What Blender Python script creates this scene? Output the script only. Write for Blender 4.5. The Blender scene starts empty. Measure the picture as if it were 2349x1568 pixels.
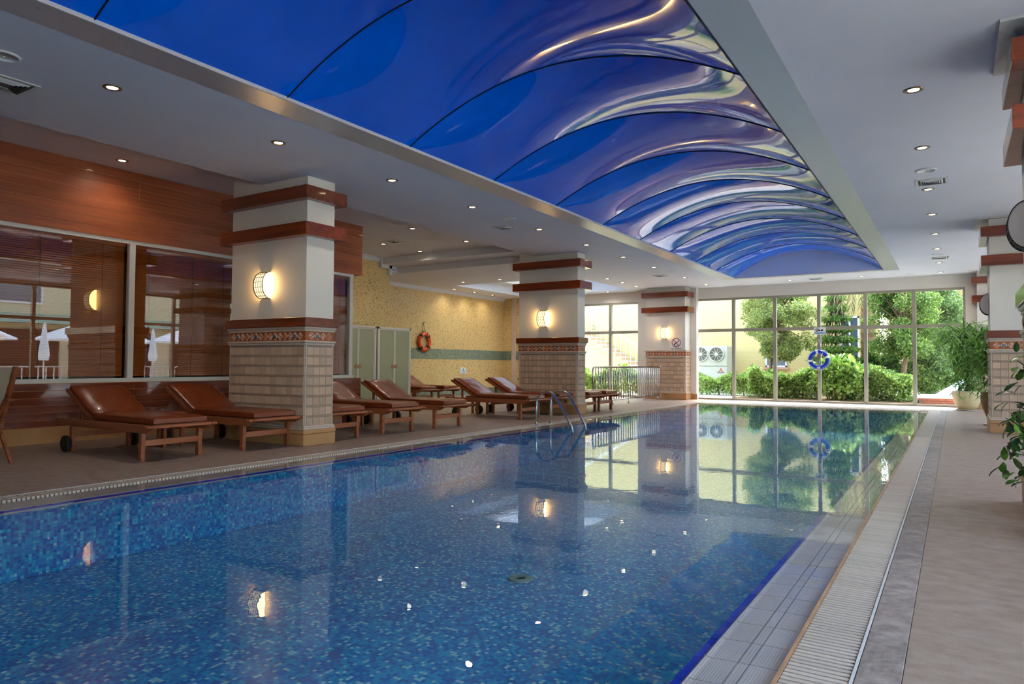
import bpy, math, random
import numpy as np
from mathutils import Matrix, Vector
random.seed(7); rng = np.random.default_rng(7)
scn = bpy.context.scene
COL = scn.collection
PI = math.pi

# ------------------------------------------------------------------ camera, sky, sun, exposure
YAW, PITCH, ROLL, FPX, CAMH = .567406, .0320946, .005738, 1591.82, 1.05
fw = Vector((-math.sin(YAW)*math.cos(PITCH), math.cos(YAW)*math.cos(PITCH), math.sin(PITCH)))
rt = Vector((math.cos(YAW), math.sin(YAW), 0)); up = rt.cross(fw)
rt, up = rt*math.cos(ROLL)+up*math.sin(ROLL), up*math.cos(ROLL)-rt*math.sin(ROLL)
cd = bpy.data.cameras.new('camera'); cam = bpy.data.objects.new('camera', cd); COL.objects.link(cam)
cam.matrix_world = Matrix(((rt.x, up.x, -fw.x, 0), (rt.y, up.y, -fw.y, 0), (rt.z, up.z, -fw.z, CAMH), (0, 0, 0, 1)))
cd.sensor_width = 36; cd.sensor_fit = 'HORIZONTAL'; cd.lens = FPX/2349*36; cd.clip_start = .05; cd.clip_end = 300
scn.camera = cam

SKY_STRENGTH, SUN_STRENGTH, DOWN_W, EXPOSURE = 1.35, 2.8, 13, 1.08
world = bpy.data.worlds.new('sky'); scn.world = world; world.use_nodes = True
wn = world.node_tree; bgn = wn.nodes['Background']
sky = wn.nodes.new('ShaderNodeTexSky'); sky.sky_type = 'NISHITA'; sky.sun_disc = False
sky.sun_elevation = math.radians(58); sky.sun_rotation = math.radians(12); sky.air_density = 1.0; sky.dust_density = 1.5
wn.links.new(sky.outputs[0], bgn.inputs[0]); bgn.inputs[1].default_value = SKY_STRENGTH
sd = bpy.data.lights.new('sun', 'SUN'); sd.energy = SUN_STRENGTH; sd.angle = math.radians(.6); sd.color = (1, .95, .86)
sun = bpy.data.objects.new('sun', sd); COL.objects.link(sun)
sun.rotation_euler = Vector((-.10, -.45, -1)).to_track_quat('-Z', 'Y').to_euler()
scn.view_settings.view_transform = 'Standard'; scn.view_settings.look = 'None'
scn.view_settings.exposure = EXPOSURE; scn.view_settings.gamma = 1; scn.view_settings.use_curve_mapping = False
cy = scn.cycles
cy.use_light_tree = False; cy.use_denoising = True; cy.max_bounces = 6; cy.diffuse_bounces = 3; cy.glossy_bounces = 4; cy.transparent_max_bounces = 10
cy.use_adaptive_sampling = True; cy.adaptive_threshold = .07; cy.adaptive_min_samples = 24; cy.caustics_reflective = False; cy.caustics_refractive = False
cy.sample_clamp_indirect = 6; cy.blur_glossy = .3

# ------------------------------------------------------------------ materials
def srgb(r, g, b):
    f = lambda c: (c/255/12.92 if c/255 <= .04045 else ((c/255+.055)/1.055)**2.4)
    return (f(r), f(g), f(b), 1)
MATS = {}
def N(t, kind, **kw):
    n = t.nodes.new(kind)
    for k, v in kw.items(): setattr(n, k, v)
    return n
def M(name, col, rough=.5, metal=0, spec=.5, var=None, bump=None, rnd=0, coat=0, emis=None, scale3=(1, 1, 1), aniso=0, col2=None, attr=None):
    m = bpy.data.materials.new(name); m.use_nodes = True; t = m.node_tree
    p = t.nodes['Principled BSDF']; L = t.links.new
    p.inputs['Base Color'].default_value = col; p.inputs['Roughness'].default_value = rough
    p.inputs['Metallic'].default_value = metal; p.inputs['Specular IOR Level'].default_value = spec
    if coat: p.inputs['Coat Weight'].default_value = coat; p.inputs['Coat Roughness'].default_value = .06
    if emis: p.inputs['Emission Color'].default_value = emis[0]; p.inputs['Emission Strength'].default_value = emis[1]
    out = None
    if var or bump or col2:
        tc = N(t, 'ShaderNodeTexCoord'); mp = N(t, 'ShaderNodeMapping'); mp.inputs['Scale'].default_value = scale3
        L(tc.outputs['Object'], mp.inputs['Vector'])
    if attr:
        a = N(t, 'ShaderNodeAttribute'); a.attribute_name = attr; out = a.outputs['Color']
    if var:
        nz = N(t, 'ShaderNodeTexNoise'); nz.inputs['Scale'].default_value = var[0]; nz.inputs['Detail'].default_value = 5
        nz.inputs['Roughness'].default_value = .6
        L(mp.outputs[0], nz.inputs['Vector'])
        rp = N(t, 'ShaderNodeValToRGB'); rp.color_ramp.elements[0].position = .32; rp.color_ramp.elements[1].position = .7
        a = var[1]
        c2 = col2 or tuple(min(1, c*(1+a)) for c in col[:3])+(1,)
        c1 = col if col2 else tuple(c*(1-a) for c in col[:3])+(1,)
        rp.color_ramp.elements[0].color = c1; rp.color_ramp.elements[1].color = c2
        L(nz.outputs['Fac'], rp.inputs[0]); out = rp.outputs[0]
    if rnd:
        oi = N(t, 'ShaderNodeObjectInfo'); mr = N(t, 'ShaderNodeMapRange'); mr.inputs[3].default_value = 1-rnd; mr.inputs[4].default_value = 1+rnd
        L(oi.outputs['Random'], mr.inputs[0])
        hs = N(t, 'ShaderNodeHueSaturation')
        if out: L(out, hs.inputs['Color'])
        else: hs.inputs['Color'].default_value = col
        L(mr.outputs[0], hs.inputs['Value']); out = hs.outputs[0]
    if out: L(out, p.inputs['Base Color'])
    if bump:
        nb = N(t, 'ShaderNodeTexNoise'); nb.inputs['Scale'].default_value = bump[0]; nb.inputs['Detail'].default_value = 4
        L(mp.outputs[0], nb.inputs['Vector'])
        bp = N(t, 'ShaderNodeBump'); bp.inputs['Strength'].default_value = bump[1]; bp.inputs['Distance'].default_value = bump[2] if len(bump) > 2 else .01
        L(nb.outputs['Fac'], bp.inputs['Height']); L(bp.outputs[0], p.inputs['Normal'])
    MATS[name] = m; return m
def wood(name, c1, c2, rough=.35, coat=.3, axis=1, rnd=.08, sc=14):
    s = [1, 1, 1]; s[axis] = .06
    return M(name, c1, rough, var=(sc, 0), col2=c2, scale3=tuple(s), bump=(sc*2, .12, .004), rnd=rnd, coat=coat)
def glass(name, ior, tint=(1, 1, 1, 1), rough=0, bump=None):
    m = bpy.data.materials.new(name); m.use_nodes = True; t = m.node_tree; L = t.links.new
    t.nodes.remove(t.nodes['Principled BSDF']); o = t.nodes['Material Output']
    g = N(t, 'ShaderNodeBsdfGlossy'); g.inputs['Roughness'].default_value = rough
    tr = N(t, 'ShaderNodeBsdfTransparent'); tr.inputs[0].default_value = tint
    f = N(t, 'ShaderNodeFresnel'); ge = N(t, 'ShaderNodeNewGeometry'); mr = N(t, 'ShaderNodeMapRange')   # same reflectance from both sides of the thin sheet
    mr.inputs[3].default_value = ior; mr.inputs[4].default_value = 1/ior; L(ge.outputs['Backfacing'], mr.inputs[0]); L(mr.outputs[0], f.inputs[0])
    mx = N(t, 'ShaderNodeMixShader'); L(f.outputs[0], mx.inputs[0]); L(tr.outputs[0], mx.inputs[1]); L(g.outputs[0], mx.inputs[2]); L(mx.outputs[0], o.inputs[0])
    if bump:
        tc = N(t, 'ShaderNodeTexCoord'); mp = N(t, 'ShaderNodeMapping'); mp.inputs['Scale'].default_value = (1, 1.0, 1)
        nz = N(t, 'ShaderNodeTexNoise'); nz.inputs['Scale'].default_value = bump[0]; nz.inputs['Detail'].default_value = 2
        b = N(t, 'ShaderNodeBump'); b.inputs['Strength'].default_value = bump[1]; b.inputs['Distance'].default_value = bump[2]
        L(tc.outputs['Object'], mp.inputs[0]); L(mp.outputs[0], nz.inputs[0]); L(nz.outputs['Fac'], b.inputs['Height']); L(b.outputs[0], g.inputs['Normal'])
    MATS[name] = m; return m
def leafmat(name):
    m = bpy.data.materials.new(name); m.use_nodes = True; t = m.node_tree; L = t.links.new
    p = t.nodes['Principled BSDF']; o = t.nodes['Material Output']
    a = N(t, 'ShaderNodeAttribute'); a.attribute_name = 'Col'
    L(a.outputs['Color'], p.inputs['Base Color']); p.inputs['Roughness'].default_value = .45
    tl = N(t, 'ShaderNodeBsdfTranslucent'); L(a.outputs['Color'], tl.inputs[0])
    mx = N(t, 'ShaderNodeMixShader'); mx.inputs[0].default_value = .4
    L(p.outputs[0], mx.inputs[1]); L(tl.outputs[0], mx.inputs[2]); L(mx.outputs[0], o.inputs[0]); MATS[name] = m
def mosaic(name, size, cols, grout, axes, rough=.3):
    # small square mosaic seen from far: one random colour per cell; axes = which object axes span the wall
    m = bpy.data.materials.new(name); m.use_nodes = True; t = m.node_tree; L = t.links.new
    p = t.nodes['Principled BSDF']; p.inputs['Roughness'].default_value = rough
    tc = N(t, 'ShaderNodeTexCoord'); sx = N(t, 'ShaderNodeSeparateXYZ'); L(tc.outputs['Object'], sx.inputs[0])
    fl, fr = [], []
    for a in axes:
        d = N(t, 'ShaderNodeMath', operation='DIVIDE'); d.inputs[1].default_value = size; L(sx.outputs[a], d.inputs[0])
        f = N(t, 'ShaderNodeMath', operation='FLOOR'); L(d.outputs[0], f.inputs[0]); fl.append(f)
        r = N(t, 'ShaderNodeMath', operation='FRACT'); L(d.outputs[0], r.inputs[0]); fr.append(r)
    cb = N(t, 'ShaderNodeCombineXYZ'); L(fl[0].outputs[0], cb.inputs[0]); L(fl[1].outputs[0], cb.inputs[1])
    wnz = N(t, 'ShaderNodeTexWhiteNoise'); L(cb.outputs[0], wnz.inputs[0])
    rp = N(t, 'ShaderNodeValToRGB'); rp.color_ramp.interpolation = 'CONSTANT'
    els = rp.color_ramp.elements; els[0].color = cols[0][1]; els[0].position = 0
    els[1].color = cols[1][1]; els[1].position = cols[1][0]
    for ps, c in cols[2:]:
        e = els.new(ps); e.color = c
    L(wnz.outputs['Value'], rp.inputs[0])
    mn = N(t, 'ShaderNodeMath', operation='MINIMUM'); L(fr[0].outputs[0], mn.inputs[0]); L(fr[1].outputs[0], mn.inputs[1])
    gt = N(t, 'ShaderNodeMath', operation='GREATER_THAN'); gt.inputs[1].default_value = .1; L(mn.outputs[0], gt.inputs[0])
    mx = N(t, 'ShaderNodeMix', data_type='RGBA'); L(gt.outputs[0], mx.inputs[0]); mx.inputs[6].default_value = grout; L(rp.outputs[0], mx.inputs[7])
    L(mx.outputs[2], p.inputs['Base Color']); MATS[name] = m

M('ceil', srgb(226, 226, 230), .7, var=(1.2, .03))
M('ceil_border', srgb(204, 202, 197), .3, metal=.35, bump=(60, .03, .002))
M('cream', srgb(232, 224, 212), .6, var=(2, .02))
M('groove', srgb(206, 146, 104), .6); M('dull', srgb(120, 105, 90), .8)
M('deck', srgb(150, 126, 109), .45, var=(9, 0), col2=srgb(174, 153, 138), scale3=(.8, 1.3, 1), bump=(70, .5, .006), spec=.45)
M('deck_far', srgb(214, 206, 196), .25, var=(3, .06))
M('slate', srgb(124, 108, 100), .5, var=(11, 0), col2=srgb(182, 166, 156), bump=(24, .6, .012), rnd=.14)
M('ceramic', srgb(212, 190, 174), .25, rnd=.04)
def ridges(name, scale, dist):
    t = MATS[name].node_tree; L = t.links.new; tc = N(t, 'ShaderNodeTexCoord'); wv = N(t, 'ShaderNodeTexWave'); wv.inputs['Scale'].default_value = scale
    b = N(t, 'ShaderNodeBump'); b.inputs['Strength'].default_value = .5; b.inputs['Distance'].default_value = dist
    L(tc.outputs['Object'], wv.inputs['Vector']); L(wv.outputs['Fac'], b.inputs['Height']); L(b.outputs[0], t.nodes['Principled BSDF'].inputs['Normal'])
ridges('ceramic', 30, .0012)
M('ceramic_blue', srgb(10, 40, 170), .15)
M('grate', srgb(208, 190, 172), .45, rnd=.08)
M('grate_bed', srgb(70, 62, 56), .8)
M('rust_edge', srgb(196, 150, 112), .6, var=(5, .2))
M('steel', srgb(205, 203, 198), .18, metal=1)
M('alu', srgb(168, 160, 142), .45, metal=.35)
M('alu_white', srgb(226, 220, 212), .4)
M('stone_tile', srgb(204, 172, 146), .4, rnd=.16, var=(9, .06))
M('mini_tile', srgb(174, 144, 120), .5, var=(60, .2), scale3=(1, 1, 1))
M('stone_trim', srgb(210, 188, 170), .35, var=(6, .08))
M('stone_base', srgb(192, 142, 94), .35, var=(4, .1))
M('grout', srgb(160, 142, 126), .8)
M('terracotta', srgb(178, 92, 40), .45, rnd=.08)
M('glaze_white', srgb(232, 228, 222), .2)
M('glaze_dark', srgb(34, 48, 66), .2)
M('glaze_orange', srgb(206, 112, 58), .3)
wood('wood_band', srgb(98, 36, 14), srgb(150, 66, 26), .28, .6, 0)
wood('wood_clad', srgb(146, 74, 42), srgb(178, 98, 60), .34, .35, 1, rnd=.05, sc=11)
wood('wood_low', srgb(110, 46, 26), srgb(142, 66, 40), .22, .6, 1, rnd=.07)
wood('teak', srgb(128, 60, 32), srgb(172, 98, 60), .45, .1, 0)
wood('teak_y', srgb(142, 72, 40), srgb(186, 112, 72), .45, .1, 1)
M('leather', srgb(136, 60, 28), .3, var=(5, .12), bump=(5, .5, .02), coat=.2)
M('rubber', srgb(22, 20, 20), .6)
M('blind', srgb(206, 118, 56), .4, rnd=.05)
M('cord', srgb(90, 60, 40), .7)
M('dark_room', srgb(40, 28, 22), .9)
M('film', (0.0, .135, .80, 1), .035, spec=.36, var=(1.5, .06))
M('film_rib', srgb(8, 12, 40), .5)
M('gable', srgb(244, 240, 238), .5)
M('brass_ring', srgb(150, 130, 96), .3, metal=.9)
M('lens', (1, .85, .6, 1), .5, emis=((1, .78, .45, 1), 9))
MATS['lens'].cycles.emission_sampling = 'NONE'   # the lamp itself lights the room, the lens only shows
M('shade_lit', (1, .86, .6, 1), .5, emis=((1, .72, .36, 1), .95)); M('end_lit', (1, .86, .6, 1), .5, emis=((1, .60, .22, 1), 9))
M('shade_off', srgb(222, 218, 214), .35)
M('bronze', srgb(52, 38, 26), .45, metal=.3)
M('vent', srgb(214, 212, 206), .4); M('vent_dark', srgb(90, 88, 84), .6)
M('plastic_white', srgb(228, 226, 224), .4)
M('shower_panel', srgb(166, 168, 138), .35, var=(3, .02)); M('handle_tan', srgb(170, 130, 100), .4)
M('ring_orange', srgb(240, 88, 24), .4); M('band_black', srgb(30, 26, 30), .5)
M('ring_blue', srgb(10, 50, 165), .35); M('band_white', srgb(230, 230, 226), .5)
M('rope', srgb(206, 200, 186), .8); M('rope_grey', srgb(130, 120, 104), .8)
M('sign_white', srgb(240, 238, 236), .3); M('ink_black', srgb(16, 16, 18), .5); M('ink_red', srgb(190, 24, 34), .5); M('ink_blue', srgb(40, 140, 196), .5); M('ink_teal', srgb(40, 140, 170), .5)
M('pot_cream', srgb(222, 198, 146), .45, var=(3, .06)); M('pot_brown', srgb(160, 122, 72), .5, var=(3, .1)); M('saucer', srgb(206, 186, 160), .5); M('soil', srgb(60, 44, 30), .9)
M('stem', srgb(96, 84, 50), .7); M('bark', srgb(116, 92, 66), .9, var=(9, .3), bump=(18, .6, .03)); M('palm_bark', srgb(176, 136, 92), .9, var=(14, .25), scale3=(1, 1, 3), bump=(20, .6, .03))
leafmat('leaf')
def frosted():
    m = bpy.data.materials.new('frosted'); m.use_nodes = True; t = m.node_tree; L = t.links.new
    a = N(t, 'ShaderNodeBsdfTranslucent'); a.inputs[0].default_value = (.8, .82, .8, 1); b = N(t, 'ShaderNodeBsdfDiffuse'); b.inputs[0].default_value = (.85, .85, .85, 1)
    x = N(t, 'ShaderNodeMixShader'); x.inputs[0].default_value = .45; L(b.outputs[0], x.inputs[1]); L(a.outputs[0], x.inputs[2]); L(x.outputs[0], t.nodes['Material Output'].inputs[0]); MATS['frosted'] = m
frosted()
M('facade', srgb(212, 184, 116), .8, var=(1, .03)); M('facade_cream', srgb(206, 190, 150), .8); M('sill_pink', srgb(206, 150, 124), .7); M('win_dark', srgb(86, 96, 104), .15); M('curtain', srgb(220, 220, 218), .8)
M('step_stone', srgb(196, 156, 112), .6); M('ac_body', srgb(186, 182, 160), .5); M('ac_fan', srgb(96, 92, 80), .5); M('ac_ring', srgb(196, 190, 166), .5)
M('paving', srgb(224, 214, 196), .8, var=(2, .06)); M('brick_red', srgb(150, 86, 64), .8, rnd=.1); M('coping', srgb(236, 232, 226), .6); M('tarp', srgb(150, 166, 190), .5)
M('umbrella', srgb(244, 242, 238), .8); M('roof_green', srgb(120, 150, 130), .7); M('soil_ground', srgb(120, 96, 66), .9, var=(4, .2))
M('fabric_beige', srgb(178, 160, 138), .9)
M('drain', srgb(120, 150, 140), .5)
glass('glass', 1.45, (.96, .98, .96, 1))
glass('glass_left', 1.7, (.9, .88, .86, 1))
glass('water', 1.34, (.90, .97, 1.0, 1), bump=(7, .35, .0012))
mosaic('mosaic_wall', .028, [(0, srgb(226, 194, 128)), (.55, srgb(232, 204, 142)), (.86, srgb(206, 160, 98)), (.95, srgb(186, 120, 66))], srgb(218, 188, 124), (1, 2))
mosaic('mosaic_far', .028, [(0, srgb(226, 194, 128)), (.55, srgb(232, 204, 142)), (.86, srgb(206, 160, 98)), (.95, srgb(186, 120, 66))], srgb(218, 188, 124), (0, 2))
mosaic('mosaic_band', .028, [(0, srgb(126, 140, 118)), (.5, srgb(146, 150, 116)), (.8, srgb(72, 100, 120)), (.93, srgb(60, 86, 130))], srgb(150, 150, 118), (1, 2))
mosaic('mosaic_band_far', .028, [(0, srgb(126, 140, 118)), (.5, srgb(146, 150, 116)), (.8, srgb(72, 100, 120)), (.93, srgb(60, 86, 130))], srgb(150, 150, 118), (0, 2))
M('pool_mosaic', (1, 1, 1, 1), .25, attr='Col'); M('pool_grout', srgb(70, 130, 170), .7)

# ------------------------------------------------------------------ mesh helpers
class MB:
    def __init__(s): s.v = []; s.f = []
    def add(s, vs, fs):
        o = len(s.v); s.v += [tuple(v) for v in vs]; s.f += [tuple(i+o for i in f) for f in fs]; return s
    def box(s, x0, x1, y0, y1, z0, z1):
        return s.add([(x0, y0, z0), (x1, y0, z0), (x1, y1, z0), (x0, y1, z0), (x0, y0, z1), (x1, y0, z1), (x1, y1, z1), (x0, y1, z1)],
                     [(0, 3, 2, 1), (4, 5, 6, 7), (0, 1, 5, 4), (1, 2, 6, 5), (2, 3, 7, 6), (3, 0, 4, 7)])
    def bbox(s, x0, x1, y0, y1, z0, z1, b=.01):
        # box with chamfered vertical and horizontal edges (octagon-ish rings)
        rings = []
        for z, i in ((z0, b), (z0+b, 0), (z1-b, 0), (z1, b)):
            c = b
            rings.append([(x0+c+i, y0+i, z), (x1-c-i, y0+i, z), (x1-i, y0+c+i, z), (x1-i, y1-c-i, z), (x1-c-i, y1-i, z), (x0+c+i, y1-i, z), (x0+i, y1-c-i, z), (x0+i, y0+c+i, z)])
        return s.loft(rings)
    def loft(s, rings, cap=True, close=False):
        n = len(rings[0]); vs = [v for r in rings for v in r]; fs = []
        for k in range(len(rings)-1+(1 if close else 0)):
            a = k*n; b = ((k+1) % len(rings))*n
            for i in range(n): fs.append((a+i, a+(i+1) % n, b+(i+1) % n, b+i))
        if cap and not close: fs.append(tuple(range(n))[::-1]); fs.append(tuple(range((len(rings)-1)*n, len(rings)*n)))
        return s.add(vs, fs)
    def tube(s, pts, r, n=8, cap=True):
        pts = [Vector(p) for p in pts]; rings = []; ref = None
        rs = r if isinstance(r, (list, tuple)) else [r]*len(pts)
        for i, p in enumerate(pts):
            d = (pts[min(i+1, len(pts)-1)]-pts[max(i-1, 0)]).normalized()
            if ref is None: ref = Vector((0, 0, 1)) if abs(d.z) < .9 else Vector((1, 0, 0))
            u = (ref-d*ref.dot(d)).normalized(); w = d.cross(u); ref = u
            rings.append([tuple(p+(u*math.cos(a)+w*math.sin(a))*rs[i]) for a in [2*PI*k/n for k in range(n)]])
        return s.loft(rings, cap)
    def lathe(s, prof, c=(0, 0, 0), n=24, axis='z'):
        rings = []
        for r, h in prof:
            ring = []
            for k in range(n):
                a = 2*PI*k/n; u, w = r*math.cos(a), r*math.sin(a)
                ring.append({'z': (c[0]+u, c[1]+w, c[2]+h), 'y': (c[0]+u, c[1]+h, c[2]-w), 'x': (c[0]+h, c[1]+u, c[2]+w)}[axis])
            rings.append(ring)
        return s.loft(rings)
    def prism(s, poly, y0, y1, axis='y'):
        # poly of (a,b) extruded along axis
        f = {'y': lambda a, b, t: (a, t, b), 'x': lambda a, b, t: (t, a, b), 'z': lambda a, b, t: (a, b, t)}[axis]
        return s.loft([[f(a, b, y0) for a, b in poly], [f(a, b, y1) for a, b in poly]])
    def mesh(s, name, smooth=False):
        me = bpy.data.meshes.new(name); me.from_pydata(s.v, [], s.f)
        import bmesh
        bm = bmesh.new(); bm.from_mesh(me); bmesh.ops.recalc_face_normals(bm, faces=bm.faces); bm.to_mesh(me); bm.free()
        if smooth: me.polygons.foreach_set('use_smooth', [True]*len(me.polygons))
        return me
    def build(s, name, mat, parent=None, smooth=False, loc=None):
        return link(name, s.mesh(name, smooth), mat, parent, loc)
def link(name, me, mat, parent=None, loc=None):
    o = bpy.data.objects.new(name, me); COL.objects.link(o)
    if mat and not me.materials: me.materials.append(MATS[mat])
    if loc: o.location = loc
    if parent: par(o, parent)
    return o
def wmat(o):
    b = Matrix.LocRotScale(Vector(o.location), o.rotation_euler.to_quaternion(), None)
    return wmat(o.parent) @ o.matrix_parent_inverse @ b if o.parent else b
def par(o, p):
    o.parent = p; o.matrix_parent_inverse = wmat(p).inverted()
def tag(o, label=None, cat=None, group=None, kind=None):
    if label: o['label'] = label
    if cat: o['category'] = cat
    if group: o['group'] = group
    if kind: o['kind'] = kind
    return o
def thing(name, label, cat, loc=(0, 0, 0), group=None, kind=None):
    o = bpy.data.objects.new(name, None); COL.objects.link(o); o.location = loc; o.empty_display_size = .1
    return tag(o, label, cat, group, kind)
def struct(name, mb, mat, label=None, parent=None, smooth=False):
    o = mb.build(name, mat, parent, smooth)
    if not parent: tag(o, label, None, None, 'structure')
    return o
def copytree(o, parent=None):
    c = o.copy(); COL.objects.link(c); c.parent = parent
    if parent: c.matrix_parent_inverse = o.matrix_parent_inverse.copy()
    for ch in list(o.children): copytree(ch, c)
    return c
def smooth_by(me, ang=35):
    me.polygons.foreach_set('use_smooth', [True]*len(me.polygons))
    try: me.set_sharp_from_angle(angle=math.radians(ang))
    except Exception: pass
def quads(name, V, cols, mat, parent=None, F=None):
    # V: (n,k,3) polygons, one colour each
    n, k = V.shape[:2]
    me = bpy.data.meshes.new(name); me.vertices.add(n*k); me.vertices.foreach_set('co', V.reshape(-1).astype(np.float32))
    me.loops.add(n*k); me.loops.foreach_set('vertex_index', np.arange(n*k, dtype=np.int32))
    me.polygons.add(n); me.polygons.foreach_set('loop_start', np.arange(0, n*k, k, dtype=np.int32)); me.polygons.foreach_set('loop_total', np.full(n, k, dtype=np.int32))
    a = me.color_attributes.new('Col', 'FLOAT_COLOR', 'CORNER'); cc = np.ones((n*k, 4), np.float32); cc[:, :3] = np.repeat(cols, k, axis=0); a.data.foreach_set('color', cc.reshape(-1))
    me.update(); me.validate(); return link(name, me, mat, parent)
def ordn(i): return ('first second third fourth fifth sixth seventh eighth ninth tenth eleventh twelfth thirteenth fourteenth fifteenth sixteenth'.split())[i]

ZC, ZH = 3.447, 3.77          # main ceiling, higher ceiling over the lounge side
YB, YF = -4.0, 21.3           # back and far wall
XR = 3.2                      # window wall on the right
PX0, PX1, PY0, PY1 = -5.82, -.79, -2.0, 18.85   # pool basin
GL0, GL1 = -6.24, -6.06       # left overflow grate
GR0, GR1 = -.513, -.308       # right overflow grate
POOLZ = -.55

# ------------------------------------------------------------------ setting: floor, walls, ceiling
fl = MB()
fl.box(-14.2, GL0, YB, YF, -.15, 0); fl.box(-.159, XR, YB, YF, -.15, 0); fl.box(GL0, -.159, 19.32, YF, -.15, 0); fl.box(GL0, -.159, YB, PY0-.4, -.15, 0)
floor = struct('floor', fl, 'deck', 'brown stone-look deck tiling around the pool')
sub = MB(); sub.box(GL0, -.159, YB, PY0-.4, -1.2, -.2); sub.box(GL0, PX0-.01, PY0, 19.32, -1.2, -.06); sub.box(PX1+.01, -.159, PY0, 19.32, -1.2, -.06); sub.box(PX0-.01, PX1+.01, PY1+.01, 19.32, -1.2, -.06); sub.box(PX0-.2, PX1+.2, PY0-.2, PY1+.2, -1.3, POOLZ-.02)
struct('floor_base', sub, 'pool_grout', 'concrete body under the pool and the deck')
# far strip of paler tiles along the window
for i in range(11):
    x0 = -6.2+i*.56
    struct('tile', MB().bbox(x0+.002, x0+.558, 19.36, 21.2, 0, .006, .002), 'deck_far', parent=floor)

wl = MB(); wl.box(-10.5, -10.2, YB, 9.96, 0, ZH+.3)
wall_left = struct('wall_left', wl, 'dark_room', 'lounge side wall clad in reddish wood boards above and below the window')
wb = MB(); wb.box(-14.2, XR+.3, YB-.25, YB, 0, 4.4); struct('wall_back', wb, 'cream', 'plain cream wall behind the pool hall')
wm = MB(); wm.box(-12.7, -12.45, 9.71, 13.55, 0, ZH+.2); wm.box(-12.45, -10.2, 9.71, 9.96, 0, ZH+.2); wm.box(-14.2, -12.7, 13.35, 13.55, 0, ZH+.2)
struct('wall_shower', wm, 'mosaic_wall', 'pale mosaic wall behind the shower cubicles')
ym = MB(); ym.box(-14.2, -13.95, 13.55, YF+.25, 0, ZC+.1)
wall_alcove = struct('wall_alcove', ym, 'mosaic_wall', 'yellow mosaic wall of the lounge alcove with a grey-blue mosaic band')
struct('mosaic_band', MB().box(-13.952, -13.945, 13.56, YF, 1.20, 1.53), 'mosaic_band', parent=wall_alcove)
struct('mosaic_band', MB().box(-13.952, -13.945, 13.56, YF, .0, .22), 'mosaic_band', parent=wall_alcove)
fm = MB(); fm.box(-13.95, -12.1, YF, YF+.25, 0, ZC)
wfar = struct('wall_far_alcove', fm, 'mosaic_far', 'yellow mosaic return wall beside the stair window')
struct('mosaic_band', MB().box(-13.95, -12.1, YF-.006, YF+.001, 1.20, 1.53), 'mosaic_band_far', parent=wfar)
struct('corner_strip', MB().box(-13.56, -13.40, YF-.05, YF+.001, 0, ZC), 'stone_trim', parent=wfar)
ff = MB(); ff.box(-12.1, XR+.3, YF, YF+.25, 3.11, 4.4); ff.box(-8.62, -6.82, YF, YF+.25, 0, 3.11); ff.box(.26, XR+.3, YF, YF+.25, 0, 3.11); ff.box(-14.2, -12.1, YF, YF+.25, ZC, 4.4)
struct('wall_far', ff, 'cream', 'cream end wall framing the garden window')

# ceilings
CO = (-5.45, -1.11, -.6, 19.6)      # metal border outside
CI = (-5.10, -1.455, -.25, 19.36)   # vault opening
SK = (-12.85, -8.72, 16.93, 20.6)   # raised coffer
cl = MB()
def ring_boxes(mb, X0, X1, Y0, Y1, x0, x1, y0, y1, z0, z1):
    mb.box(X0, x0, Y0, Y1, z0, z1); mb.box(x1, X1, Y0, Y1, z0, z1); mb.box(x0, x1, Y0, y0, z0, z1); mb.box(x0, x1, y1, Y1, z0, z1)
ring_boxes(cl, -7.83, XR, YB, YF, CO[0], CO[1], CO[2], CO[3], ZC, ZC+.36)
ring_boxes(cl, -13.95, -7.83, 13.85, YF, SK[0], SK[1], SK[2], SK[3], ZC, ZC+.36)
cl.box(-12.45, -7.83, YB, 13.2, ZH, ZH+.1); cl.box(-12.45, -7.83, 13.2, 13.85, 3.60, ZH+.1); cl.box(-14.2, -12.45, 13.5, 13.85, ZC, ZC+.36)
ring_boxes(cl, SK[0]-.1, SK[1]+.1, SK[2]-.1, SK[3]+.1, SK[0], SK[1], SK[2], SK[3], ZC+.36, 4.4)
ceiling = struct('ceiling', cl, 'ceil', 'white plaster ceiling stepped around the blue vault')
cb = MB(); ring_boxes(cb, *CO, *CI, ZC-.004, ZC+.03)
border = struct('trim_1', cb, 'ceil_border', 'brushed metal border around the vaulted blue ceiling')
rf = MB(); ring_boxes(rf, -14.4, XR+1.3, YB-.3, YF+.5, *SK, 4.4, 4.5); struct('roof', rf, 'cream', 'unseen flat roof slab added over the pool hall to block the sun')  # unseen slab, added to stop sunlight entering from above
sl_ = thing('added_skylight', 'frosted white rooflight panel added to brighten the ceiling well over the alcove', 'added_skylight', ((SK[0]+SK[1])/2, (SK[2]+SK[3])/2, ZC+.4), kind='structure')  # translucent panel added so daylight brightens the coffer and the alcove
for i in range(3):
    xa = SK[0]+(SK[1]-SK[0])*i/3; xb = SK[0]+(SK[1]-SK[0])*(i+1)/3
    MB().box(xa+.02, xb-.02, SK[2], SK[3], ZC+.42, ZC+.43).build('pane', 'frosted', sl_); MB().box(xa-.02, xa+.02, SK[2], SK[3], ZC+.40, ZC+.45).build('glazing_bar', 'alu_white', sl_)
sw = MB(); ring_boxes(sw, -13.95, XR, YB, YF, -12.45, XR-.001, YB+.001, YF-.001, ZC+.3, 4.4); struct('wall_attic', sw, 'cream', 'closed rim above the ceiling')
cr = MB()
prof = [(0, 0), (.10, 0), (.10, -.02), (.07, -.035), (.05, -.075), (.02, -.09), (.02, -.11), (0, -.11)]
cr.prism([(-12.45+a, ZH+b) for a, b in prof], 9.96, 13.2)
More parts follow.
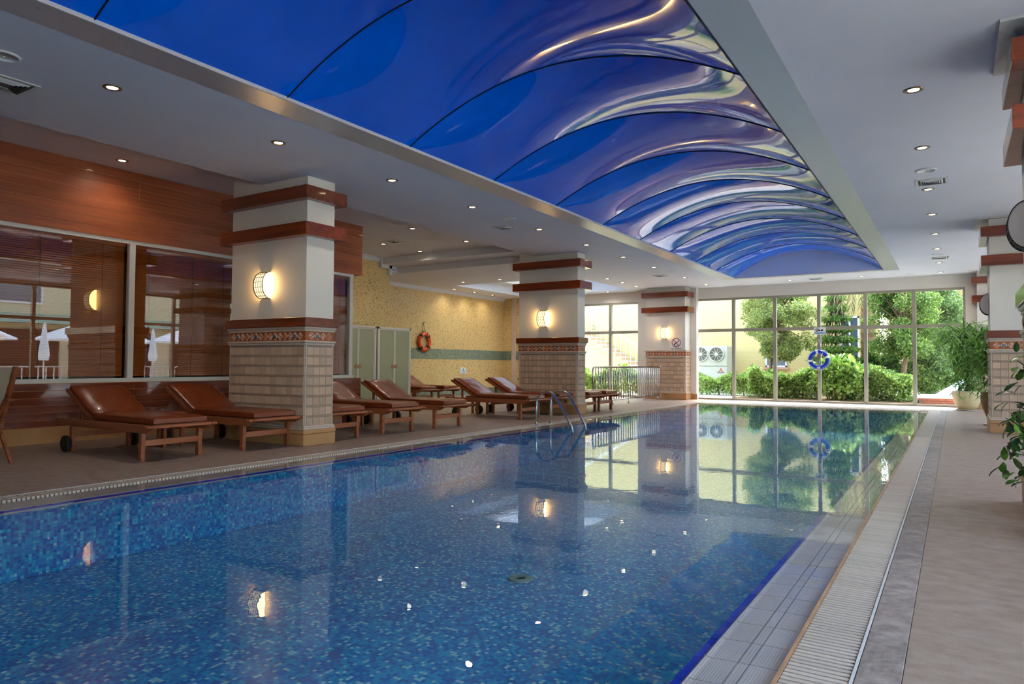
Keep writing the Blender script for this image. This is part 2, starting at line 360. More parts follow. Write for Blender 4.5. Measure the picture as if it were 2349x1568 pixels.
cr.box(-12.46, -12.36, 13.13, 13.2, 3.58, ZH); cr.box(-12.46, -12.36, 13.13, 13.72, 3.52, 3.60); cr.box(-12.46, -12.36, 13.45, 13.55, 3.36, 3.60)
struct('trim_2', cr, 'ceil', 'white stepped cornice on the mosaic wall')
cr = MB(); cr.prism([(-13.95+a, ZC+b) for a, b in prof], 13.6, YF); struct('trim_3', cr, 'ceil', 'white cornice along the yellow alcove wall')

# vault: stretched film saddles between arched ribs
vault = thing('stretch_ceiling', 'glossy deep blue stretch-film vault with arched ribs above the pool', 'ceiling', (-3.28, 9.5, ZC), kind='structure')
XC, HW, RISE = (CI[0]+CI[1])/2, (CI[1]-CI[0])/2, .512
ribY = [2.48+1.685*k for k in range(-2, 10)]+[CI[3]]; ribY[0] = max(ribY[0], CI[2]-.6)
ribY = [CI[2]]+[y for y in ribY if y > CI[2]+.3]
def arcz(t, rise=RISE): return ZC+.02+rise*(1-t*t)
for k in range(len(ribY)-1):
    y0, y1 = ribY[k], ribY[k+1]; nx, ny = 48, 18; vs = []; fs = []
    last = k == len(ribY)-2
    for j in range(ny+1):
        u = j/ny
        for i in range(nx+1):
            t = -1+2*i/nx
            rise = RISE+(.10*u if last else 0)
            sag = .078*4*u*(1-u)*(1-abs(t)**3)**.8
            vs.append((XC+t*HW, y0+(y1-y0)*u, arcz(t, rise)-sag))
    for j in range(ny):
        for i in range(nx):
            a = j*(nx+1)+i; fs.append((a, a+1, a+nx+2, a+nx+1))
    m = MB().add(vs, fs); o = m.build('film_panel', 'film', vault, smooth=True)
    if k:
        MB().tube([(XC+t*HW, y0, arcz(t)-.003) for t in [-1+i/20 for i in range(41)]], .007, 6).build('rib', 'film_rib', vault)
g = MB(); arc = [(XC+t*HW, arcz(t, RISE+.1)) for t in [-1+i/20 for i in range(41)]]
g.prism([(CI[1], ZC), (CI[0], ZC)]+arc, CI[3]-.002, CI[3]+.04); g.build('end_gable', 'gable', vault)
for sx in (CI[0], CI[1]):
    MB().box(sx-.008, sx+.008, CI[2], CI[3], ZC-.008, ZC+.03).build('edge_bead', 'film_rib' if sx == CI[1] else 'alu_white', vault)

# ------------------------------------------------------------------ pool
pool = thing('pool', 'long rectangular swimming pool lined with mixed blue mosaic', 'pool', (-3.3, 8, 0), kind='structure')
TS = .024
def palette(n, light=.1):
    pal = np.array([srgb(0, 118, 192)[:3], srgb(4, 152, 212)[:3], srgb(20, 182, 222)[:3], srgb(78, 212, 230)[:3], srgb(164, 232, 234)[:3]])
    return pal[rng.choice(5, n, p=[.30, .34, .24, .12-light*.6, light*.6])]
def mosaic_plane(org, du, dv, nu, nv):
    I, J = np.meshgrid(np.arange(nu), np.arange(nv), indexing='ij'); I = I.ravel(); J = J.ravel()
    org, du, dv = map(np.array, (org, du, dv)); g = .05
    c = [(g, g), (1-g, g), (1-g, 1-g), (g, 1-g)]
    V = np.stack([org+(I[:, None]+a)*du+(J[:, None]+b)*dv for a, b in c], 1); return V
nX = int((PX1-PX0)/TS); nY = int((PY1-PY0)/TS); nZ = int(-(POOLZ+.03)/TS)
P = [mosaic_plane((PX0, PY0, POOLZ), (TS, 0, 0), (0, TS, 0), nX, nY),
     mosaic_plane((PX0, PY0, POOLZ), (0, TS, 0), (0, 0, TS), nY, nZ),
     mosaic_plane((PX1, PY0, POOLZ), (0, 0, TS), (0, TS, 0), nZ, nY),
     mosaic_plane((PX0, PY1, POOLZ), (0, 0, TS), (TS, 0, 0), nZ, nX)]
V = np.concatenate(P)
o = quads('mosaic_tiles', V, np.concatenate([palette(len(P[0]), .19)]+[palette(len(q_), .02) for q_ in P[1:]]), 'pool_mosaic', pool); o['kind'] = 'stuff'
WZ = -.012
w = MB().add([(GL1, PY0-.4, WZ), (GR0, PY0-.4, WZ), (GR0, 19.12, WZ), (GL1, 19.12, WZ)], [(0, 1, 2, 3)]).build('water', 'water', pool)
w['label'] = 'still clear water level with the deck'
MB().lathe([(.0, 0), (.04, 0), (.04, .012), (.09, .012), (.10, 0)], (-2.75, 4.45, POOLZ), 20).build('floor_inlet', 'drain', pool)
# edge tiles on the right: nosing tile, narrow tile, outer tile, in a row
TP = .2085
def edge_meshes():
    a = MB().add([(0, 0, -.05), (0, TP-.004, -.05), (-.02, 0, -.05)], []); r = {}
    r['nosing_tile'] = MB().prism([(PX1-.012, -.06), (PX1-.012, -.034), (PX1+.0, -.024), (PX1+.02, -.028), (PX1+.115, -.022), (PX1+.115, -.06)], 0, TP-.004).mesh('nosing_tile')
    r['narrow_tile'] = MB().box(PX1+.119, PX1+.155, 0, TP-.004, -.06, -.022).mesh('narrow_tile')
    r['edge_tile'] = MB().box(PX1+.159, GR0-.012, 0, TP-.004, -.06, -.020).mesh('edge_tile')
    r['blue_tile'] = MB().box(PX1-.045, PX1-.012, 0, TP-.004, -.13, -.036).mesh('blue_tile')
    return r
er = edge_meshes()
kerb_r = thing('pool_edge', 'white ridged ceramic overflow edge along the near deck side of the pool', 'pool edge', (GR0, 8, 0), kind='structure')
for i in range(84):
    y = 1.55+i*TP
    if y > 18.9: break
    for nme in er: link(nme, er[nme], 'ceramic_blue' if nme == 'blue_tile' else 'ceramic', kerb_r, (0, y, 0))
MB().box(GR0-.012, GR0, 1.5, 19.1, -.06, .002).build('grate_lip', 'rust_edge', kerb_r)
MB().box(GR1, GR1+.01, 1.5, 19.3, -.06, .003).build('grate_lip', 'alu_white', kerb_r)
kerb_l = thing('pool_edge', 'white overflow edge along the lounger side of the pool', 'pool edge', (GL1, 8, 0), kind='structure')
MB().box(GL1, PX0+.012, 0, 19.1, -.06, -.022).build('edge_ledge', 'ceramic', kerb_l)
MB().box(PX0+.012, PX0+.02, 0, 19.1, -.045, -.03).build('blue_tile', 'ceramic_blue', kerb_l)
MB().box(GL0-.012, GL0, 0, 19.3, -.06, .003).build('grate_lip', 'alu_white', kerb_l)
kerb_f = thing('pool_edge', 'white overflow edge below the garden window', 'pool edge', (-3.3, 19.1, 0), kind='structure')
MB().box(GL1, GR0, PY1-.012, 19.12, -.06, -.022).build('edge_ledge', 'ceramic', kerb_f)
# grates: bars across a dark channel
BP = .033
bar = MB().bbox(GR0+.002, GR1-.002, 0, .019, -.02, .0, .002).mesh('grate_bar')
grate = thing('overflow_grate', 'white slatted overflow grate beside the near deck', 'grate', ((GR0+GR1)/2, 8, 0), kind='structure')
MB().box(GR0, GR1, 1.5, 19.3, -.07, -.05).build('channel', 'grate_bed', grate)
for i in range(300): link('grate_bar', bar, 'grate', grate, (0, 2.2+i*BP, 0))
rest = MB()
for y in list(np.arange(2.2-BP*40, 2.2-.001, BP))+list(np.arange(2.2+300*BP, 19.3, BP)): rest.box(GR0+.002, GR1-.002, y, y+.021, -.02, 0)
tag(rest.build('grate_bars', 'grate', grate), kind='stuff')
rb = MB()
for xx in (GR0+.055, (GR0+GR1)/2, GR1-.055): rb.box(xx-.004, xx+.004, 1.5, 19.3, -.03, -.006)
rb.build('cross_bar', 'grate', grate)
gl = thing('overflow_grate', 'white slatted overflow grate on the lounger side', 'grate', ((GL0+GL1)/2, 8, 0), kind='structure')
MB().box(GL0, GL1, 0, 19.3, -.07, -.05).build('channel', 'grate_bed', gl)
rest = MB()
for y in np.arange(.5, 19.3, BP): rest.box(GL0+.002, GL1-.002, y, y+.021, -.02, 0)
tag(rest.build('grate_bars', 'grate', gl), kind='stuff')
gf = thing('overflow_grate', 'pale overflow grate across the window end of the pool', 'grate', (-3.3, 19.2, 0), kind='structure')
MB().box(GL1, GR0, 19.12, 19.32, -.07, -.05).build('channel', 'grate_bed', gf)
rest = MB()
for x in np.arange(GL1, GR0, BP): rest.box(x, x+.021, 19.13, 19.31, -.02, 0)
tag(rest.build('grate_bars', 'grate', gf), kind='stuff')
# slate kerb stones
ks = thing('kerb', 'row of grey slate kerb stones between grate and deck', 'kerb', (-.23, 8, 0), kind='structure')
MB().box(GR1+.01, -.159, 1.4, 19.32, -.1, -.012).build('bed', 'grout', ks)
y = 1.25; SL = .62
km = MB().bbox(GR1+.013, -.162, .0015, SL-.0015, -.012, .002, .002).mesh('kerb_stone')
while y < 19.3-SL: link('kerb_stone', km, 'slate', ks, (0, y, 0)); y += SL

# ------------------------------------------------------------------ wood cladding and window of the lounge wall
XW = -9.88
fill = MB(); fill.box(-10.2, XW-.004, YB, 9.95, 2.785, ZH); fill.box(-10.2, XW-.004, YB, 9.95, .2, .77); fill.box(-10.2, XW-.025, YB, 9.95, 0, .2)
fill.build('batten', 'groove', wall_left)
for (z0, z1, n, mt) in ((2.785, ZH, 8, 'wood_clad'), (.205, .765, 6, 'wood_low')):
    h = (z1-z0)/n
    for k in range(n):
        for ya, yb_ in ((YB, 1.6), (1.6, 5.484), (5.484, 9.96)):
            MB().bbox(XW-.022, XW, ya+.002, yb_-.002, z0+k*h+.0025, z0+(k+1)*h-.0025, .0015).build('plank', mt, wall_left)
sk = MB(); sk.box(XW-.03, XW+.012, YB, 9.97, 0, .165); sk.box(XW-.03, XW+.02, YB, 9.97, .165, .2)
struct('baseboard_left', sk, 'stone_base', 'ochre stone skirting under the wood panelling')
win1 = thing('window_1', 'wide white-framed lounge window with brown blinds behind the glass', None, (-9.95, 4, .8), kind='structure')
XG = -9.93
fr = MB(); fr.box(XG-.05, XG+.035, YB, 9.75, 2.735, 2.785); fr.box(XG-.05, XG+.06, YB, 9.75, .77, .825)
fr.build('frame', 'alu_white', win1)
ymul = [-3.9, -.5, 2.4, 5.42, 7.9, 9.70]
for y in ymul: MB().box(XG-.05, XG+.03, y-.04, y+.04, .825, 2.735).build('mullion', 'alu_white', win1)
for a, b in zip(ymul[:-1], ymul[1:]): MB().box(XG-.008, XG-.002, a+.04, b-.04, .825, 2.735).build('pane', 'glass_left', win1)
slat_n = 62
for q, (a, b, nm) in enumerate(((-.5, 2.4, 'out of view beside the camera'), (2.4, 5.42, 'in the pane beside the first lounger'), (5.42, 7.9, 'in the pane half hidden by the front pier'), (7.9, 9.70, 'in the last narrow pane before the showers'))):
    if q == 0: continue
    bl = thing('venetian_blind', 'brown wooden venetian blind '+nm, 'blind', (XG-.09, (a+b)/2, 2.72), 'blinds of the lounge window')
    sm = MB().add([(-.008, a+.06, .0145), (-.008, b-.06, .0145), (.008, b-.06, -.0125), (.008, a+.06, -.0125), (-.010, a+.06, .0135), (-.010, b-.06, .0135), (.006, b-.06, -.0135), (.006, a+.06, -.0135)],
                  [(0, 1, 2, 3), (7, 6, 5, 4), (0, 3, 7, 4), (1, 5, 6, 2)]).mesh('slat')
    dz = 1.86/slat_n
    for k in range(slat_n): link('slat', sm, 'blind', bl, (XG-.085, 0, .85+dz*(k+.5)))
    MB().box(XG-.11, XG-.06, a+.05, b-.05, 2.70, 2.735).build('head_rail', 'blind', bl)
    for f_ in (.12, .4, .62, .88):
        yy = a+(b-a)*f_; MB().box(XG-.071, XG-.069, yy-.003, yy+.003, .84, 2.70).build('ladder_cord', 'cord', bl)

# ------------------------------------------------------------------ piers with tiles, motifs and wooden bands
def motif_meshes():
    R = .036; out = {}
    dia = lambda s, d: MB().prism([(0, -s), (s, 0), (0, s), (-s, 0)], -d, 0)
    out['tile'] = dia(.050, .008).mesh('diamond_tile'); out['core'] = dia(.039, .0105).mesh('diamond_core')
    def ribbon(pts, w, d=.0125):
        m = MB()
        for a, b in zip(pts[:-1], pts[1:]):
            a = Vector((a[0], a[1])); b = Vector((b[0], b[1])); t = (b-a).normalized(); n = Vector((-t.y, t.x))*w
            a2, b2 = a-t*w*.4, b+t*w*.4
            m.prism([tuple(a2-n), tuple(b2-n), tuple(b2+n), tuple(a2+n)], -d, -.006)
        return m
    sp = [(.004*k**.9*.55*math.cos(k*.55), .004*k**.9*.55*math.sin(k*.55)) for k in range(1, 23)]
    out['disc'] = MB().lathe([(0.034, 0), (.034, .011), (0, .011)], (0, -.011, 0), 16, 'y').mesh('disc')
    out['spiral'] = ribbon([(x*.9, y*.9) for x, y in sp], .0042, .014).mesh('spiral')
    s = [(.016*math.sin(a)*(1), .030-.060*k/12) for k, a in [(k, 2*PI*k/12) for k in range(13)]]
    out['s_mark'] = ribbon(s, .0055).mesh('s_mark')
    out['wave'] = ribbon([(-.036+.072*k/12, .014*math.sin(2*PI*k/12)) for k in range(13)], .0045).mesh('wave_mark')
    out['rosette'] = MB().lathe([(.030, 0), (.030, .012), (.022, .0125), (.016, .0105), (.009, .014), (0, .014)], (0, -.014, 0), 14, 'y').mesh('rosette')
    return out
MO = motif_meshes()
TW, TG = .105, .0018
tile_me = {}
def face_place(face, x0, x1, y0, y1):
    # returns length and function placing local (u, out, z) -> rotation, location
    if face == 'S': return x1-x0, lambda u, z: ((x0+u, y0, z), 0)
    if face == 'E': return y1-y0, lambda u, z: ((x1, y0+u, z), PI/2)
    if face == 'W': return y1-y0, lambda u, z: ((x0, y1-u, z), -PI/2)
def put(name, me, mat, parent, lr):
    o = link(name, me, mat, None); o.location = lr[0]; o.rotation_euler = (0, 0, lr[1]); par(o, parent); return o
def tmesh(wd, hg):
    k = (round(wd, 4), round(hg, 4))
    if k not in tile_me:
        tile_me[k] = MB().loft([[(TG, 0, TG), (wd-TG, 0, TG), (wd-TG, 0, hg-TG), (TG, 0, hg-TG)], [(TG+.001, -.009, TG+.001), (wd-TG-.001, -.009, TG+.001), (wd-TG-.001, -.009, hg-TG-.001), (TG+.001, -.009, hg-TG-.001)]]).mesh('stone_tile')
    return tile_me[k]
def column(label, x0, x1, y0, y1, faces, bands=True, plate=False, ledge=True, ztop=ZC, zbig=None):
    c = thing('column', label, 'column', ((x0+x1)/2, (y0+y1)/2, 0), 'tiled piers around the pool', 'structure')
    e = .009
    MB().box(x0+.004, x1-.004, y0+.004, y1-.004, 0, zbig or ztop).build('shaft', 'cream', c)
    MB().box(x0-.0005, x1+.0005, y0-.0005, y1+.0005, .2, 1.47).build('tile_bed', 'grout', c)
    def rim(nm, z0, z1, p, mt, b=.006): return MB().bbox(x0-p, x1+p, y0-p, y1+p, z0, z1, b).build(nm, mt, c)
    rim('plinth', 0, .15, .03, 'stone_base'); rim('plinth_step', .15, .2, .036, 'stone_base', .008)
    rim('base_moulding', .2, .228, .03, 'stone_trim', .008); rim('base_moulding', .228, .254, .02, 'stone_trim', .006)
    rim('lower_moulding', 1.281, 1.31, .018, 'stone_trim'); rim('lower_moulding', 1.31, 1.338, .03, 'stone_trim', .008)
    rim('upper_moulding', 1.456, 1.485, .02, 'stone_trim'); rim('upper_moulding', 1.485, 1.518, .034, 'stone_trim', .01)
    if ledge: rim('wood_ledge', 1.518, 1.632, .05, 'wood_band', .003)
    if bands:
        rim('wood_band', 2.671, 2.837, .11, 'wood_band', .003); rim('wood_band', 3.137, 3.30, .11, 'wood_band', .003)
    if plate: MB().box(x0-.17, x1, y0-.1, y1+.1, ZC-.02, ZC).build('ceiling_plate', 'ceil_border', c)
    for f in faces:
        Lg, at = face_place(f, x0, x1, y0, y1)
        strip = MB().box(0, Lg, -.006, 0, 0, 1.456-1.338).mesh('frieze_bed'); put('frieze', strip, 'terracotta', c, at(0, 1.338))
        n = max(1, int((Lg-.03)/TW)); m0 = (Lg-n*TW)/2
        ev = tmesh(m0, .128)
        if m0 > .012:
            for r in range(8):
                for u in (0, Lg-m0): put('edge_tile', ev, 'stone_trim', c, at(u, .254+r*.1284))
        for r in range(8):
            z = .254+r*.1284
            for i in range(n): put('stone_tile', tmesh(TW, .103), 'stone_tile', c, at(m0+i*TW, z))
            if r < 7: put('mosaic_strip', tmesh(n*TW, .0254), 'mini_tile', c, at(m0, z+.103))
        nd = int(Lg/.096); d0 = (Lg-nd*.096)/2+.048
        for i in range(nd):
            l = at(d0+i*.096, 1.397)
            off = {'S': (0, -.006, 0), 'E': (.006, 0, 0), 'W': (-.006, 0, 0)}[f]
            l = (tuple(a+b for a, b in zip(l[0], off)), l[1])
            tl = put('diamond_tile', MO['tile'], 'stone_trim', c, l)
            kq = i % 4
            put('diamond_core', MO['core'], 'glaze_orange' if kq in (0, 3) else 'terracotta', tl, l)
            if kq == 0: put('wave_mark', MO['wave'], 'glaze_white', tl, l)
            elif kq == 1: put('disc', MO['disc'], 'glaze_white', tl, l); put('spiral', MO['spiral'], 'glaze_dark', tl, l)
            elif kq == 2: put('s_mark', MO['s_mark'], 'glaze_white', tl, l)
            else: put('rosette', MO['rosette'], 'glaze_orange', tl, l)
    return c
column('front pier with two wooden bands and tiled base beside the first loungers', -8.46, -6.94, 6.01, 6.48, 'SE', zbig=ZH)
column('middle pier with lit wall lamp behind the steel pool ladder', -8.21, -6.74, 13.17, 13.52, 'SE', zbig=ZH)
column('far pier bearing the no-diving notice beside the steel railing', -8.15, -6.885, 20.6, 21.2, 'SE', ledge=False)
column('pier at the edge of the picture partly hidden by dark glossy leaves', .465, 1.9, 5.88, 6.74, 'W', plate=True)
column('pier behind the potted plants on the near deck', .492, 1.9, 13.5, 14.45, 'SW', plate=True)
column('far pier beside the bamboo pot at the garden window', .50, 1.9, 20.9, 21.28, 'SW')
pl = MB(); pl.box(-8.62, -8.15, 21.1, YF, 0, ZC); pl.box(-6.885, -6.70, 21.1, YF, 0, ZC)
struct('wall_pilaster', pl, 'cream', 'plain cream wall return beside the far pier')
struct('baseboard_far', MB().box(-6.885, -6.68, 21.08, 21.1, 0, .17), 'stone_base', 'ochre skirting by the far pier')

# ------------------------------------------------------------------ wall lamps
def sconce(label, at, rz, lit):
    s = thing('wall_lamp', label, 'wall lamp', (0, 0, 0), 'half-round wall lamps on the piers')
    W2, H2, D = .09, .17, .118
    pts = [(-D*math.cos(a), H2*math.sin(a)) for a in [-PI/2+PI*k/16 for k in range(17)]]
    mt = 'shade_lit' if lit else 'shade_off'
    m = MB()
    for a, b in zip(pts[:-1], pts[1:]): m.add([(-W2, a[0], a[1]), (W2, a[0], a[1]), (W2, b[0], b[1]), (-W2, b[0], b[1])], [(0, 1, 2, 3)])
    m.build('curved_shade', mt, s)
    for x in (-W2, W2): MB().prism(pts, x-.002, x+.002, 'x').build('end_glass', 'end_lit' if lit else mt, s)
    big = [(p[0]*1.05, p[1]*1.05) for p in pts]
    for x in (-W2, W2):
        m = MB()
        for k in range(16):
            a, b, c_, d = pts[k], pts[k+1], big[k+1], big[k]
            m.loft([[(x-.007, *q) for q in (a, b, c_, d)], [(x+.007, *q) for q in (a, b, c_, d)]])
        m.build('rim', 'bronze', s)
    for x in (-.045, 0, .045):
        m = MB()
        for k in range(16):
            a, b, c_, d = pts[k], pts[k+1], (pts[k+1][0]*1.03, pts[k+1][1]*1.03), (pts[k][0]*1.03, pts[k][1]*1.03)
            m.loft([[(x-.0025, *q) for q in (a, b, c_, d)], [(x+.0025, *q) for q in (a, b, c_, d)]])
        m.build('lattice_bar', 'bronze', s)
    for k in range(1, 16, 2):
        p = pts[k]; m = MB().box(-W2, W2, p[0]*1.03-.003, p[0]*1.03+.002, p[1]*1.03-.003, p[1]*1.03+.003); m.build('lattice_bar', 'bronze', s)
    MB().box(-W2, W2, -.006, 0, -H2, H2).build('back_plate', 'bronze', s)
    s.location = at; s.rotation_euler = (0, 0, rz); return s
sconce('lit half-round wall lamp on the front pier', (-7.73, 6.006, 2.08), 0, True)
sconce('lit half-round wall lamp on the middle pier', (-7.585, 13.166, 2.05), 0, True)
sconce('lit half-round wall lamp on the far pier above the no-diving notice', (-7.55, 20.596, 2.04), 0, True)
sconce('unlit grey half-round wall lamp cut by the picture edge', (.463, 6.3, 2.085), -PI/2, False)
sconce('unlit grey half-round wall lamp on the pier behind the potted plants', (.490, 13.99, 2.09), -PI/2, False)

# ------------------------------------------------------------------ windows of the end wall and of the window wall
def window(name, label, x0, x1, z1, muls, transom, y=YF, mat='alu', pane='glass', axis='x', sill=0.0):
    w_ = thing(name, label, None, ((x0+x1)/2, y, 0) if axis == 'x' else (y, (x0+x1)/2, 0), kind='structure')
    def bx(a0, a1, d0, d1, za, zb):
        return MB().box(a0, a1, y+d0, y+d1, za, zb) if axis == 'x' else MB().box(y+d0, y+d1, a0, a1, za, zb)
    bx(x0, x1, .02, .12, z1-.06, z1).build('frame', mat, w_); bx(x0, x1, .0, .12, sill, sill+.06).build('frame', mat, w_)
    ed = [x0]+list(muls)+[x1]
    for i, m in enumerate(ed):
        a, b = (m-.045, m+.045)
        if i == 0: a, b = x0, x0+.05
        if i == len(ed)-1: a, b = x1-.05, x1
        bx(a, b, .0, .12, sill+.06, z1-.06).build('mullion', mat, w_)
    for i in range(len(ed)-1):
        a = ed[i]+(.05 if i == 0 else .045); b = ed[i+1]-(.05 if i == len(ed)-2 else .045)
        bx(a, b, .01, .11, transom-.045, transom+.045).build('transom', mat, w_)
        bx(a, b, .055, .061, transom+.045, z1-.06).build('pane', pane, w_); bx(a, b, .055, .061, sill+.06, transom-.045).build('pane', pane, w_)
    return w_
window('window_2', 'floor-to-ceiling garden window of twelve panes across the pool end', -6.82, .26, 3.11, [-5.63, -4.435, -3.235, -2.05, -.886], 2.125)
window('window_3', 'tall window onto the yellow staircase behind the railing', -12.1, -8.62, 3.11, [-10.85, -9.69], 2.13)
wr = MB()
opens = [(-3.2, 4.9), (7.4, 10.9), (12.9, 16.6), (17.2, 20.6)]
edges = [YB]+[v for o_ in opens for v in o_]+[YF]
for a, b in zip(edges[::2], edges[1::2]): wr.box(XR, XR+.25, a, b, 0, 4.4)
for a, b in opens: wr.box(XR, XR+.25, a, b, 3.36, 4.4)
struct('wall_right', wr, 'cream', 'cream wall with tall windows on the terrace side')
for i, (a, b) in enumerate(opens):
    n = round((b-a)/1.2); window('window_%d' % (4+i), 'tall terrace window in the side wall, '+ordn(i)+' from the camera', a, b, 3.36, [a+(b-a)*k/n for k in range(1, n)], 2.35, y=XR, axis='y')

# ------------------------------------------------------------------ ceiling fittings
def make_downlight():
    d = thing('downlight', '', 'downlight', (0, 0, 0), 'recessed ceiling downlights')
    MB().lathe([(.044, -.001), (.056, -.009), (.075, -.006), (.079, 0), (.044, 0)], n=20).build('ring', 'brass_ring', d, True)
    MB().lathe([(.0, -.0035), (.045, -.003), (.045, -.001)], n=18).build('lens', 'lens', d, True)
    return d
first = [True]
lamp = bpy.data.lights.new('downlight_lamp', 'SPOT'); lamp.energy = DOWN_W; lamp.color = (1, .90, .76); lamp.spot_size = math.radians(150); lamp.spot_blend = 1; lamp.shadow_soft_size = .05
dl0 = make_downlight()
l_ = bpy.data.objects.new('downlight_lamp', lamp); COL.objects.link(l_); l_.parent = dl0; l_.location = (0, 0, -.03)
def downlight(x, y, z, label):
    d = dl0 if first[0] else copytree(dl0); first[0] = False
    d.location = (x, y, z); d['label'] = label
for i, y in enumerate((3.17, 4.94, 6.75, 8.545, 10.58, 12.45, 14.275, 16.14, 18.44, 20.39)):
    downlight(-6.18, y, ZC, ordn(i)+' recessed downlight from the camera in the ceiling row between vault and loungers')
for i, y in enumerate((3.1, 4.99, 6.876, 8.763, 10.87, 12.71, 14.61, 16.47, 18.71, 20.6)):
    downlight(-.268, y, ZC, ordn(i)+' recessed downlight from the camera in the ceiling row over the near deck')
for i, x in enumerate((-3.853, -2.057)):
    downlight(x, 20.5, ZC, 'recessed downlight in front of the garden window, '+('lounger' if i == 0 else 'near deck')+' side of the pair')
for i, (x, y) in enumerate(((-9.45, 5.0), (-9.165, 10.63), (-10.93, 11.68), (-10.88, 12.9), (-9.10, 12.37))):
    downlight(x, y, ZH, ordn(i)+' downlight from the camera in the raised ceiling over the loungers')
for i, (x, y) in enumerate(((-12.12, 16.33), (-10.816, 16.31), (-13.5, 17.72), (-13.5, 18.83), (-13.5, 19.9), (-8.12, 17.66), (-8.12, 18.69), (-8.13, 19.78), (-9.57, 20.85))):
    downlight(x, y, ZC, ordn(i)+' downlight around the white light well over the alcove')
def vent(x, y, z, label, s=.34, sx=1.0):
    v = thing('air_vent', label, 'air vent', (x, y, z), 'square ceiling air diffusers'); h = s/2; a = h*sx
    m = MB(); ring_boxes(m, x-a, x+a, y-h, y+h, x-a+.03, x+a-.03, y-h+.03, y+h-.03, z-.008, z); m.build('frame', 'vent', v)
    MB().box(x-a+.03, x+a-.03, y-h+.03, y+h-.03, z-.0015, z).build('backing', 'vent_dark', v)
    for k in range(1, 5):
        i0 = .03+k*.026; i1 = i0+.014
        if i1 > h-.02: break
        r0 = [(x-a+i0, y-h+i0, z-.003), (x+a-i0, y-h+i0, z-.003), (x+a-i0, y+h-i0, z-.003), (x-a+i0, y+h-i0, z-.003)]
        r1 = [(x-a+i1, y-h+i1, z-.016), (x+a-i1, y-h+i1, z-.016), (x+a-i1, y+h-i1, z-.016), (x-a+i1, y+h-i1, z-.016)]
        MB().loft([r0, r1], cap=False).build('louver', 'vent', v)
vent(-6.9, 2.62, ZC, 'square air diffuser at the picture edge above the first window', .42)
vent(-6.63, 10.12, ZC, 'square air diffuser in the ceiling before the middle pier')
vent(-6.617, 17.78, ZC, 'square air diffuser in the ceiling beyond the middle pier')
vent(-10.47, 11.53, ZH, 'square air diffuser in the raised ceiling near the showers')
vent(-.22, 10.45, ZC, 'larger air diffuser in the ceiling over the near deck', .36)
vent(-.233, 17.87, ZC, 'farther air diffuser in the ceiling over the near deck', .36)
vent(-3.18, 20.46, ZC, 'air diffuser between vault end and garden window', .36)
def speaker(x, y, z, label):
    s = thing('ceiling_speaker', label, 'speaker', (x, y, z), 'round ceiling speakers')
    MB().lathe([(.115, 0), (.115, -.006), (.1, -.012), (.095, -.012), (.095, -.008), (.0, -.011)], (x, y, z), 28).build('grille', 'plastic_white', s, True)
    MB().lathe([(.012, -.009), (.012, -.014), (0, -.015)], (x, y, z), 12).build('knob', 'vent', s)
for x, y, l in ((-6.26, 2.38, 'round white ceiling speaker at the picture edge above the lounge window'), (-6.167, 9.566, 'round white ceiling speaker beside the diffuser before the middle pier'), (-6.16, 17.25, 'round white ceiling speaker beyond the middle pier'),
                (-.262, 9.8, 'round white ceiling speaker over the near deck, nearer one'), (-.269, 17.27, 'round white ceiling speaker over the near deck, farther one'), (-.933, 20.63, 'round white ceiling speaker by the garden window head'), (.426, 20.58, 'round white ceiling speaker in front of the far pier')):
    speaker(x, y, ZC, l)

